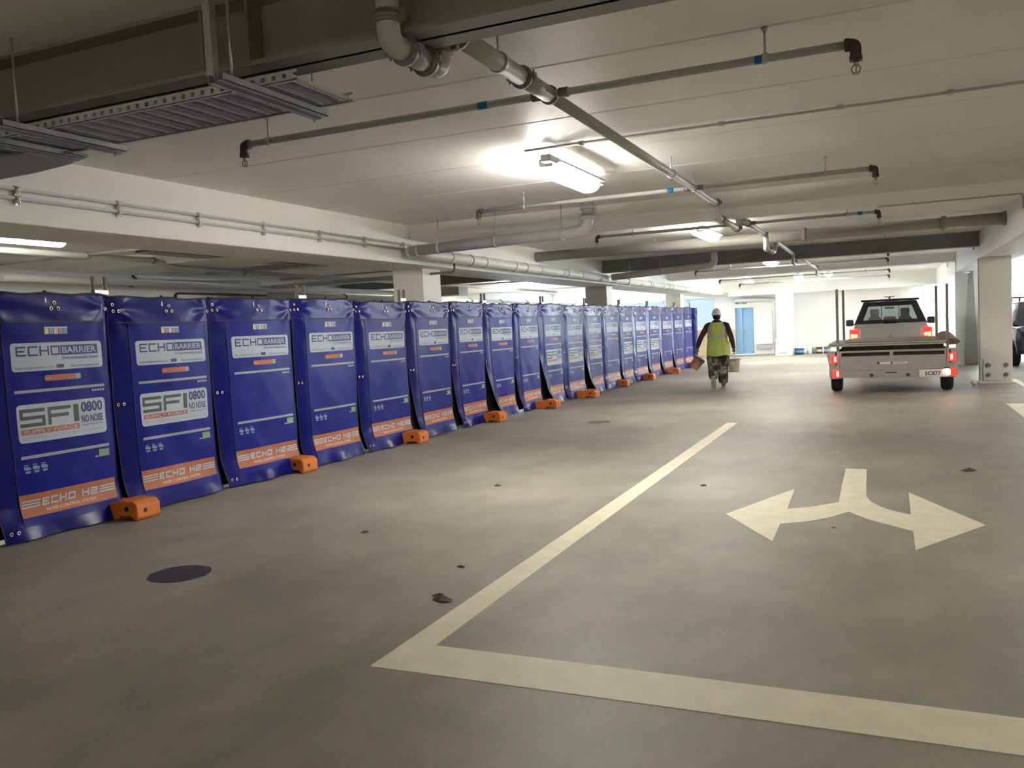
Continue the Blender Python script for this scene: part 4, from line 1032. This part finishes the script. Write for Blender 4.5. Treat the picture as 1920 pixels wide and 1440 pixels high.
for s in (-1, 1):
    for yy in (.2, 1.8): MB().box(s * .5 - .03, yy - .03, 1.84, s * .5 + .03, yy + .03, 1.88).obj('rack_foot', M_BLACK, rk)
    tlp = MB().box(s * .84 - .10, -.03, .93, s * .84 + .095, .06, 1.165).obj('tail_lamp', M_RED, pu, .012)
    MB().cyl((s * .80, -.034, 1.00), (s * .80, -.042, 1.00), .042, 14).obj('lit_bulb', mat('yellow_hot_lens', (1, .8, .2), .3, emit=(1, .70, .14), estr=3.5), tlp)
    MB().box(s * .88 - .03, -.038, .945, s * .88 + .03, -.03, 1.05).obj('amber_lens', M_AMBER, tlp, .004)
    mr = MB().box(s * 1.04 - .10, 2.85, 1.22, s * 1.04 + .10, 2.97, 1.40).obj('door_mirror', M_BLACK, pu, .04, 3)
    MB().box(s * .84, 2.88, 1.24, s * .95, 2.93, 1.28).obj('mirror_arm', M_BLACK, mr)
    MB().loft([[(s * .37 + a * w, 1.75 + bb * .05, z) for a, bb in ((-1, -1), (1, -1), (1, 1), (-1, 1))] for z, w in ((.8, .22), (1.30, .20), (1.42, .15), (1.47, .10), (1.62, .12), (1.67, .09))]).obj('headrest_seat', M_BLACK, pu, .02)
    for yy in (.95, 4.15):
        b = MB(); rg = []; x0 = s * .90 - .11
        for k in range(31):
            a = 2 * PI * k / 30; rg.append([(x0 + px, yy + math.cos(a) * pr, .37 + math.sin(a) * pr) for px, pr in ((0, .22), (0, .33), (.03, .37), (.19, .37), (.22, .33), (.22, .22))])
        w = b.loft(rg, False, True, True).obj('tyre', M_RUBBER, pu); MB().cyl((x0 + .03, yy, .37), (x0 + .19, yy, .37), .225, 20).obj('wheel_rim', M_ALU, w)
MB().loft([[(0 + a * w, 1.75 + bb * .04, z) for a, bb in ((-1, -1), (1, -1), (1, 1), (-1, 1))] for z, w in ((1.20, .2), (1.40, .16), (1.46, .12))]).obj('centre_headrest', M_BLACK, pu, .02)
MB().box(-.12, 2.70, 1.66, .12, 2.74, 1.72).obj('inner_mirror', M_BLACK, pu, .01)
em = MB().ring((0, -.042, 1.02), (0, 1, 0), .070, .060, .012, 28)
def stroke(mb, a, b2, w, y):
    a, b2 = Vector((a[0], a[1])), Vector((b2[0], b2[1])); d = (b2 - a).normalized(); n = Vector((-d.y, d.x)) * w
    mb.prism([tuple(a + n), tuple(b2 + n), tuple(b2 - n), tuple(a - n)], 'y', y, y + .006)
for a, b2 in (((-.030, 1.078), (0, 1.028)), ((0, 1.028), (.030, 1.078)), ((-.055, 1.050), (-.026, .968)), ((-.026, .968), (0, 1.014)), ((0, 1.014), (.026, .968)), ((.026, .968), (.055, 1.050))):
    stroke(em, a, b2, .006, -.046)
em.obj('round_emblem', M_CHROME, pu)
MB().box(-.75, -.10, .42, .75, .0, .56).obj('rear_bumper', M_BLACK, pu, .02)
MB().box(-.78, .5, .30, .78, 4.8, .40).obj('chassis', M_BLACK, pu)

# black vehicle cut by the right edge
vk = empty('black_vehicle', (3.95, 25.2, 0), 'black vehicle with roof bars beyond the bolted column at the right edge', 'car')
rg = []
for (y, z0, z1, w) in ((0, .40, .95, .84), (.12, .32, 1.05, .92), (1.5, .28, 1.08, .94), (3.6, .28, 1.08, .94), (4.5, .34, .98, .90), (4.62, .45, .90, .8)):
    h = [(w * .8, z1), (w * .97, z1 - .06), (w, .7), (w - .04, z0)]
    rg.append([(a, y, b) for a, b in h] + [(-a, y, b) for a, b in h[::-1]])
MB().loft(rg).obj('body_shell', mat('black_car_paint', (.02, .018, .03), .25, coat=.4), vk, .02)
MB().loft([[(-.86, y0, z), (.86, y0, z), (.86, y1, z), (-.86, y1, z)] if z < 1.2 else [(-.66, y0, z), (.66, y0, z), (.66, y1, z), (-.66, y1, z)] for z, y0, y1 in ((1.06, .9, 4.5), (1.66, 1.7, 4.2))]).obj('cabin_glass', M_DGLASS, vk, .03)
MB().box(-.68, 1.7, 1.66, .68, 4.2, 1.70).obj('roof_skin', mat('silver_roof', (.45, .45, .52), .3), vk, .02)
for yy in (2.0, 3.6): MB().box(-.85, yy, 1.80, .85, yy + .07, 1.83).box(-.62, yy, 1.70, -.57, yy + .05, 1.80).box(.57, yy, 1.70, .62, yy + .05, 1.80).obj('roof_bar', M_BLACK, vk)
MB().box(-1.10, 1.35, 1.08, -.90, 1.48, 1.24).obj('door_mirror', M_BLACK, vk, .03)
for s in (-1, 1):
    for yy in (.85, 3.7):
        b = MB(); rg = []; x0 = s * .86 - .11
        for k in range(31):
            a = 2 * PI * k / 30; rg.append([(x0 + px, yy + math.cos(a) * pr, .37 + math.sin(a) * pr) for px, pr in ((0, .22), (0, .33), (.03, .37), (.19, .37), (.22, .33), (.22, .22))])
        w = b.loft(rg, False, True, True).obj('tyre', M_RUBBER, vk); MB().cyl((x0 + .03, yy, .37), (x0 + .19, yy, .37), .225, 20).obj('wheel_rim', M_ALU, w)

# ------------------------------------------------------------ worker walking away with two buckets
M_SKIN = mat('skin', (.20, .10, .07), .55)
M_HIVIS = mat('lime_hi_vis_cloth', (.48, .60, .13), .7, var=.08, scale=10, bump=.3, bscale=14)
M_REFL = mat('grey_reflective_tape', (.42, .43, .38), .4)
M_SHIRT = mat('dark_checked_shirt', (.055, .016, .018), .8, var=.6, scale=9)
M_HAIR = mat('dark_hair', (.012, .010, .010), .6)
M_HAT = mat('white_helmet', (.74, .70, .70), .35)
M_BOOT = mat('dusty_boot', (.16, .145, .12), .8, var=.35, scale=14)
M_SOLE = mat('pale_sole', (.38, .36, .32), .7, var=.2, scale=12)
m = bpy.data.materials.new('camouflage_cloth'); m.use_nodes = True
nt = m.node_tree; b = nt.nodes['Principled BSDF']; b.inputs['Roughness'].default_value = .85
tc = nt.nodes.new('ShaderNodeTexCoord'); n = nt.nodes.new('ShaderNodeTexNoise'); n.inputs['Scale'].default_value = 6.0; n.inputs['Detail'].default_value = 2.5
nt.links.new(tc.outputs['Object'], n.inputs['Vector']); r = nt.nodes.new('ShaderNodeValToRGB'); r.color_ramp.interpolation = 'CONSTANT'
r.color_ramp.elements[0].color = (.022, .022, .020, 1); r.color_ramp.elements[1].position = .44; r.color_ramp.elements[1].color = (.075, .078, .055, 1)
e3 = r.color_ramp.elements.new(.53); e3.color = (.30, .29, .24, 1); e4 = r.color_ramp.elements.new(.61); e4.color = (.12, .12, .09, 1)
nt.links.new(n.outputs['Fac'], r.inputs['Fac']); nt.links.new(r.outputs['Color'], b.inputs['Base Color']); M_CAMO = m
def ell(cx, cy, z, rx, ry, n=24, tilt=0.0):
    return [(cx + rx * math.cos(2 * PI * k / n), cy + ry * math.sin(2 * PI * k / n), z + tilt * math.sin(2 * PI * k / n)) for k in range(n)]
def fused(mb, name, m, parent, voxel, smooth=2):
    me = mb.mesh(name, None); o = bpy.data.objects.new(name, me); scene.collection.objects.link(o)
    md = o.modifiers.new('r', 'REMESH'); md.mode = 'VOXEL'; md.voxel_size = voxel; md.use_smooth_shade = True
    if smooth: ms = o.modifiers.new('s', 'SMOOTH'); ms.factor = .5; ms.iterations = smooth
    bpy.context.view_layer.update()
    me2 = bpy.data.meshes.new_from_object(o.evaluated_get(bpy.context.evaluated_depsgraph_get()))
    bpy.data.objects.remove(o); me2.materials.clear(); me2.materials.append(m); me2.name = name
    o = bpy.data.objects.new(name, me2); return link(o, parent)
pr = empty('person', (-3.60, 19.95, 0), 'worker in white helmet and lime vest walking away, a bucket in each hand', 'person', rz=.10)
SH_L, EL_L, WR_L = (-.205, 0, 1.45), (-.375, -.02, 1.17), (-.468, .06, .93)
SH_R, EL_R, WR_R = (.205, 0, 1.45), (.315, -.03, 1.17), (.362, .05, .90)
HL, HR = (-.09, .02, .90), (.10, .02, .90)
KL, KR = (-.115, .06, .50), (.10, .10, .51)
AL, AR = (-.095, -.22, .25), (.105, .02, .10)
b = MB()
# trunk, neck, head
b.loft([ell(0, .01, z, rx, ry) for z, rx, ry in ((.84, .10, .09), (.92, .165, .115), (1.05, .15, .11), (1.2, .155, .11), (1.35, .18, .115), (1.44, .17, .10), (1.49, .10, .075))])
b.tube([(0, .0, 1.45), (0, .015, 1.62)], [.062, .055], 16)
b.sphere((0, .035, 1.705), .078, .095, .112, 20, 14)
b.sphere((0, .125, 1.69), .014, .020, .022, 8, 6); b.sphere((-.078, .03, 1.70), .012, .018, .030, 8, 6); b.sphere((.078, .03, 1.70), .012, .018, .030, 8, 6)
b.sphere((0, .105, 1.625), .035, .03, .022, 10, 6)
for S_, E_, W_, sg in ((SH_L, EL_L, WR_L, -1), (SH_R, EL_R, WR_R, 1)):
    S_, E_, W_ = Vector(S_), Vector(E_), Vector(W_)
    b.tube([S_ + Vector((-sg * .06, 0, 0)), S_, S_.lerp(E_, .5), E_, E_.lerp(W_, .4), W_], [.055, .058, .048, .040, .038, .026], 14)
    d = (W_ - E_).normalized(); d = Vector((d.x * .3, .05, -1)).normalized()
    palm = W_ + d * .045
    b.tube([W_, W_ + d * .02, palm, W_ + d * .085], [.026, .034, .038, .034], 12)
    base = W_ + d * .085
    for k in range(4):   # fingers curl round a handle running along y
        off = Vector((0, -.030 + .020 * k, 0)); ln = (.9, 1.05, 1.0, .8)[k]
        p0 = base + off; p1 = p0 + Vector((sg * .012, 0, -.030 * ln)); p2 = p1 + Vector((-sg * .022, 0, -.018 * ln)); p3 = p2 + Vector((-sg * .014, 0, .018 * ln))
        b.tube([p0 + Vector((0, 0, .02)), p1, p2, p3], [.0105, .0100, .0092, .008], 8)
    t0 = W_ + d * .035 + Vector((-sg * .01, .03, 0)); b.tube([t0, t0 + Vector((-sg * .022, .018, -.028)), t0 + Vector((-sg * .024, .004, -.055))], [.013, .0115, .0095], 8)
for H_, K_, A_ in ((HL, KL, AL), (HR, KR, AR)):
    H_, K_, A_ = Vector(H_), Vector(K_), Vector(A_)
    b.tube([H_ + Vector((0, 0, .05)), H_, H_.lerp(K_, .5), K_, K_.lerp(A_, .35), A_], [.08, .088, .075, .055, .055, .036], 14)
b.tube([Vector(AR), Vector(AR) + Vector((0, .02, -.05)), Vector(AR) + Vector((0, .12, -.065))], [.036, .04, .03], 10)
b.tube([Vector(AL), (-.095, -.235, .19), (-.095, -.21, .10)], [.036, .04, .028], 10)
fused(b, 'body', M_SKIN, pr, .0075, 2)
# trousers
b = MB()
b.loft([ell(.005, .01, z, rx, ry) for z, rx, ry in ((.80, .19, .13), (.90, .215, .145), (1.0, .20, .14), (1.03, .175, .128))])
for H_, K_, A_, sg in ((HL, KL, AL, -1), (HR, KR, AR, 1)):
    H_, K_, A_ = Vector(H_), Vector(K_), Vector(A_)
    b.tube([H_ + Vector((0, 0, .02)), H_ + Vector((sg * .02, 0, -.10)), H_.lerp(K_, .55) + Vector((sg * .025, 0, 0)), K_ + Vector((sg * .01, 0, 0)), K_.lerp(A_, .45), K_.lerp(A_, .8), A_.lerp(K_, .02)], [.11, .132, .138, .118, .118, .114, .098], 18)
    q = H_.lerp(K_, .62) + Vector((sg * .115, -.01, 0)); b.obox(q, (1, 0, 0), (0, 1, 0), (0, 0, 1), .022, .06, .075)
fused(b, 'trousers', M_CAMO, pr, .011, 3)
# shirt sleeves and collar
b = MB()
for S_, E_, W_, sg in ((SH_L, EL_L, WR_L, -1), (SH_R, EL_R, WR_R, 1)):
    S_, E_, W_ = Vector(S_), Vector(E_), Vector(W_)
    b.tube([Vector((0, 0, 1.42)), S_ + Vector((-sg * .03, 0, .0)), S_ + Vector((sg * .012, 0, -.02)), S_.lerp(E_, .5), E_, E_.lerp(W_, .5), W_ + (W_ - E_).normalized() * .0], [.08, .078, .076, .068, .060, .053, .042], 16)
b.loft([ell(0, 0, z, rx, ry, 20) for z, rx, ry in ((1.05, .19, .14), (1.3, .20, .14), (1.46, .17, .11), (1.53, .09, .08), (1.56, .072, .068))])
fused(b, 'shirt', M_SHIRT, pr, .011, 2)
# vest
VR = [(.742, .012, .262, .180), (.80, .012, .266, .185), (.95, .008, .252, .180), (1.08, .004, .240, .172), (1.20, .0, .222, .163), (1.34, .0, .216, .155), (1.42, .0, .212, .142), (1.48, .0, .180, .120), (1.525, .0, .125, .098), (1.545, 0, .09, .085)]
def vest_at(z):
    for p, q in zip(VR, VR[1:]):
        if z <= q[0]:
            t = (z - p[0]) / (q[0] - p[0]); return [p[i] + (q[i] - p[i]) * t for i in (1, 2, 3)]
    return VR[-1][1:]
zs = [.742 + (1.545 - .742) * k / 30 for k in range(31)]; rg = []
for z in zs:
    cx, rx, ry = vest_at(z)
    rg.append([(cx + (rx + .006 * noise.noise(Vector((math.cos(2 * PI * k / 40) * 3, z * 5, 1))) * 2) * math.cos(2 * PI * k / 40), (ry + .012 * noise.noise(Vector((k * .3, z * 4, 4)))) * math.sin(2 * PI * k / 40), z + (.012 * math.sin(k * .6) if z < .76 else 0)) for k in range(40)])
vest = MB().loft(rg, False).obj('vest', M_HIVIS, pr)
rg = []
for z in (1.155, 1.165, 1.205, 1.215):
    cx, rx, ry = vest_at(z); rg.append([(cx + (rx + .008) * math.cos(2 * PI * k / 40), (ry + .012) * math.sin(2 * PI * k / 40), z) for k in range(40)])
MB().loft(rg, False).obj('reflective_band', M_REFL, vest)
for sg in (-1, 1):
    vs = []; 
    for i, z in enumerate([1.215 + (1.50 - 1.215) * k / 10 for k in range(11)]):
        cx, rx, ry = vest_at(z)
        for x in (sg * .125, sg * .175):
            xx = min(abs(x), rx * .93) * sg; vs.append((xx, -(ry + .014) * math.sqrt(max(.02, 1 - (xx / rx) ** 2)) - .004, z))
    MB().add(vs, [(2 * i, 2 * i + 1, 2 * i + 3, 2 * i + 2) for i in range(10)]).obj('reflective_band', M_REFL, vest)
MB().loft([ell(0, 0, 1.515, .150, .108), ell(0, 0, 1.545, .10, .092), ell(0, .0, 1.572, .078, .074)], False).obj('vest_collar', M_BLACK, vest)
# hair, helmet, boots
b = MB().loft([ell(0, .005 + .0, z, rx, ry, 18) for z, rx, ry in ((1.585, .066, .060), (1.62, .088, .085), (1.66, .092, .098), (1.70, .088, .10))])
b.obj('hair', M_HAIR, pr)
h = MB().sphere((0, .02, 1.695), .112, .140, .150, 24, 9, 0.0)
h.loft([ell(0, .02, 1.690, .116, .146), ell(0, .025, 1.684, .128, .160), ell(0, .02, 1.698, .114, .144)]); hm = h.obj('helmet', M_HAT, pr)
MB().box(-.012, -.09, 1.83, .012, .12, 1.852).obj('helmet_ridge', M_HAT, hm, .006)
def boot(ax, ay, az, pitch, name='boot'):
    b = MB(); prof = [(-.085, .0), (-.075, .05), (.02, .055), (.10, .045), (.17, .03), (.195, .0)]
    rg = []
    for (y, h_, w) in ((-.10, .08, .036), (-.075, .12, .046), (-.01, .12, .048), (.05, .085, .050), (.12, .068, .054), (.17, .055, .046), (.195, .035, .028)):
        rg.append([(w * c, y, .022 + h_ * .5 + h_ * .5 * s_) for c, s_ in [(math.cos(2 * PI * k / 14), math.sin(2 * PI * k / 14)) for k in range(14)]])
    b.loft(rg); b.tube([(0, -.035, .08), (0, -.04, .20)], [.056, .052], 14)
    o = b.obj(name, M_BOOT, pr); s2 = MB().prism([(-.046, -.10), (.046, -.10), (.050, -.03), (.044, .03), (.055, .12), (.040, .185), (0, .205), (-.040, .185), (-.055, .12), (-.044, .03), (-.050, -.03)], 'z', 0, .030).obj('boot_sole', M_SOLE, o, .004)
    o.location = (ax, ay, az); o.rotation_euler = (pitch, 0, 0); return o
boot(.105, .05, .0, 0)
bl = boot(-.095, -.295, .175, -1.12)

# buckets
def bucket(name, loc, rt, rb, h, mb_body, m_rim, label, rot, handle_h, handle_m=M_GALV):
    r = empty(name, loc, label, 'bucket'); r.rotation_euler = rot
    n = 28; rg = [[(rr * math.cos(2 * PI * k / n), rr * math.sin(2 * PI * k / n), z) for k in range(n)] for rr, z in ((rb * .97, 0), (rb, .008), (rt, h), (rt - .006, h), (rb - .006, .01), (rb * .3, .01))]
    MB().loft(rg).obj('bucket_shell', mb_body, r, recalc=True)
    MB().ring((0, 0, h - .012), (0, 0, 1), rt + .008, rt - .001, .026, 28).ring((0, 0, h - .055), (0, 0, 1), rt + .004, rt - .012, .008, 28).obj('bucket_rim', m_rim, r)
    pts = [(0, -rt * math.cos(PI * k / 16), h - .03 + handle_h * math.sin(PI * k / 16)) for k in range(17)]
    MB().tube(pts, .0035, 6).obj('bucket_handle', handle_m, r)
    return r
M_BW = mat('dirty_white_plastic', (.50, .44, .36), .6, var=.3, scale=9)
M_BO = mat('orange_grey_smeared_plastic', (.40, .19, .12), .6, var=.6, scale=7)
import mathutils
pw = mathutils.Matrix.Translation((-3.60, 19.95, 0)) @ mathutils.Matrix.Rotation(.10, 4, 'Z')
gR = pw @ Vector((.362, .045, .775)); gL = pw @ Vector((-.475, .06, .80))
bucket('plastic_bucket', (gR.x - .005, gR.y, gR.z - .305 - .125 + .005), .138, .115, .305, M_BW, M_BW, 'dirty white bucket hanging from the right hand of the worker', (0, 0, .1), .155)
bucket('plastic_bucket', (gL.x - .10, gL.y, gL.z - .33), .135, .112, .28, M_BO, M_OLIVE, 'tilted orange and grey bucket in the left hand of the worker', (0, .62, .1), .10)

# ------------------------------------------------------------ things at the far wall
m_ply = mat('tan_board', (.46, .34, .20), .7, var=.06, scale=3)
o = MB().box(-8.35, 38.30, 0, -6.42, 38.55, 1.17).obj('tan_panel', m_ply, None, .004); props(o, 'tan boarded panel below the bright window at the far wall', 'board')
t = empty('downpipe', (-4.42, 38.42, 0), 'pale pipe standing at the far wall and turning left above the door', 'pipe')
MB().tube(bend([(0, 0, .0), (0, 0, 2.36), (-1.7, 0, 2.42)], .12), .085, 20).obj('pipe_barrel', M_PVCW, t)
for z in (.55, 2.1): MB().cyl((0, 0, z), (0, 0, z + .06), .10, 20).obj('pipe_collar', M_PVCW, t)
o = MB().box(-5.30, 38.48, .44, -4.56, 38.58, 1.86).obj('white_board', mat('bright_white_board', (.86, .86, .85), .5), None, .006); props(o, 'bright white board on the far wall between blue door and pipe', 'board')
MB().box(.10 - 5.35, 38.44, .24, -4.60, 38.47, .40).obj('recess_panel', M_PVC, o)
for s in (.12, .3): pass
t = empty('exit_sign', (-5.88, 38.56, 2.30), 'small green and white exit sign above the blue door', 'sign')
MB().box(-.235, -.03, -.05, .235, .03, .05).obj('sign_case', mat('exit_green', (.02, .16, .06), .5), t, .006)
MB().box(-.07, -.034, -.042, .07, -.03, .042).obj('white_field', mat('sign_white_green', (.50, .72, .55), .5), t)
fg = MB().cyl((.012, -.036, .026), (.012, -.0385, .026), .010, 10)
for a, c2 in (((0, .012), (-.008, -.010)), ((-.008, -.010), (.014, -.022)), ((.014, -.022), (.010, -.038)), ((-.008, -.010), (-.030, -.030)), ((.0, .010), (.026, .002)), ((0, .010), (-.024, .006))):
    stroke(fg, a, c2, .0035, -.038)
fg.obj('running_figure', MATS['exit_green'], t)
for s in (-1, 1):
    MB().prism([(s * .20, 0), (s * .16, .026), (s * .16, .010), (s * .10, .010), (s * .10, -.010), (s * .16, -.010), (s * .16, -.026)], 'y', -.034, -.030).obj('arrow_symbol', M_WHITE, t)
# folded white board in front of the column
b = MB().add([(-4.26, 36.70, 0), (-3.58, 36.70, 0), (-3.60, 36.92, .70), (-4.24, 36.92, .70), (-4.26, 36.72, 0), (-3.58, 36.72, 0), (-3.60, 36.945, .70), (-4.24, 36.945, .70)], [(0, 1, 2, 3), (4, 5, 6, 7), (0, 1, 5, 4), (1, 2, 6, 5), (2, 3, 7, 6), (3, 0, 4, 7)])
o = b.obj('a_frame_board', MATS['bright_white_board']); props(o, 'white folded floor board leaning at the bright far column', 'board')
MB().add([(-4.12, 36.715, .08), (-3.80, 36.715, .08), (-3.80, 36.725, .105), (-4.12, 36.725, .105)], [(0, 1, 2, 3)]).obj('grey_print_line', M_OLIVE, o, recalc=False)
def tin(x, y, r, h, m1, lab, lid=None, band=None):
    t = empty('paint_tin', (x, y, 0), lab, 'tin', group='tins and tubs at the far wall')
    MB().cyl((0, 0, 0), (0, 0, h), r, 20).obj('tin_shell', m1, t)
    MB().cyl((0, 0, h), (0, 0, h + .025), r * 1.05, 20).obj('tin_lid', lid or M_PLATE, t)
    if band: MB().cyl((0, 0, h * .25), (0, 0, h * .62), r * 1.01, 20).obj('tin_label', band, t)
    return t
M_TB = mat('dark_blue_tub', (.05, .06, .10), .5); M_TBL = mat('sky_blue_tub_label', (.05, .30, .55), .5)
t = tin(-3.35, 37.15, .19, .26, M_TB, 'low dark tub with blue label and white lid by the far column', M_WHITE, M_TBL)
MB().cyl((0, 0, .28), (0, 0, .38), .03, 10).obj('pump_spout', M_WHITE, t)
tin(-2.98, 37.3, .09, .33, M_PVCW, 'slim cream tin right of the blue-labelled tub')
tin(-2.78, 37.45, .10, .24, mat('grey_tin', (.25, .24, .22), .5), 'small grey tin in the middle of the tins at the far wall')
tin(-2.58, 37.4, .12, .28, M_DARKT, 'dark brown tub with pale label at the far wall', M_WHITE, M_BW)
tin(-2.28, 37.4, .13, .28, mat('slate_tin', (.10, .11, .16), .5), 'slate blue tub, rightmost at the far wall', M_WHITE, M_STRIPE)
# floor oddments
def patch(x, y, r, lab, seed, m, name='drain_cover', sx=1):
    pts = []
    for k in range(40):
        a = 2 * PI * k / 40; q = r * (1 + .05 * noise.noise(Vector((math.cos(a) * 3, math.sin(a) * 3, seed)))); pts.append((q * math.cos(a) * sx, q * math.sin(a)))
    o = MB().prism(pts, 'z', -.001, .0035).obj(name, m); o.location = (x, y, 0); o.rotation_euler = (0, 0, .5); return props(o, lab, 'floor cover')
M_IRON = mat('dark_wet_iron', (.035, .035, .045), .55, var=.2, scale=12)
patch(-4.43, 4.27, .205, 'round dark cover in the floor at lower left of the photo', 1, M_IRON)
patch(-4.30, 13.1, .19, 'round dark cover in the floor in front of the tenth barrier panel', 2, mat('worn_iron', (.12, .12, .12), .6, var=.3, scale=8))
M_SCRAP = mat('brown_scrap', (.10, .075, .05), .8, var=.3, scale=20)
def scrap(x, y, s, lab, seed):
    random.seed(seed); n = 9; pts = []
    vs = [(0, 0, .6 * s)]
    for k in range(n):
        a = 2 * PI * k / n; q = s * random.uniform(.5, 1.2); vs.append((q * math.cos(a) * 1.5, q * math.sin(a), random.uniform(.0, .25) * s))
    fs = [(0, k + 1, (k + 1) % n + 1) for k in range(n)] + [tuple(range(n, 0, -1))]
    o = MB().add(vs, fs).obj('floor_scrap', M_SCRAP, recalc=True); o.location = (x, y, .0); return props(o, lab, 'debris', 'scraps on the floor')
scrap(.702, 9.155, .055, 'dark crumpled scrap on the floor up right of the arrow marking', 1)
scrap(-2.40, 4.26, .045, 'brown leaf-like scrap beside the corner of the cream line, nearer one', 2)
scrap(-2.45, 4.33, .03, 'brown leaf-like scrap beside the corner of the cream line, farther one', 3)
scrap(-2.61, 4.915, .025, 'thin dark sliver on the floor left of the cream line', 4)
scrap(-3.825, 5.612, .025, 'tiny scrap on the floor below the third barrier panel', 5)
scrap(-.382, 6.535, .015, 'tiny dark speck below the arrow marking stem', 6)
scrap(-3.604, 7.64, .035, 'small dark fleck on the floor between barrier and line', 7)
scrap(-1.607, 7.984, .03, 'small flecks on the floor left of the arrow marking', 8)
o = MB().sphere((0, 0, .05), .062, .05, .05, 12, 8).obj('crumpled_cup', M_WHITE); o.location = (1.62, 19.75, 0); props(o, 'small white crumpled cup at the foot of the bolted column', 'litter')
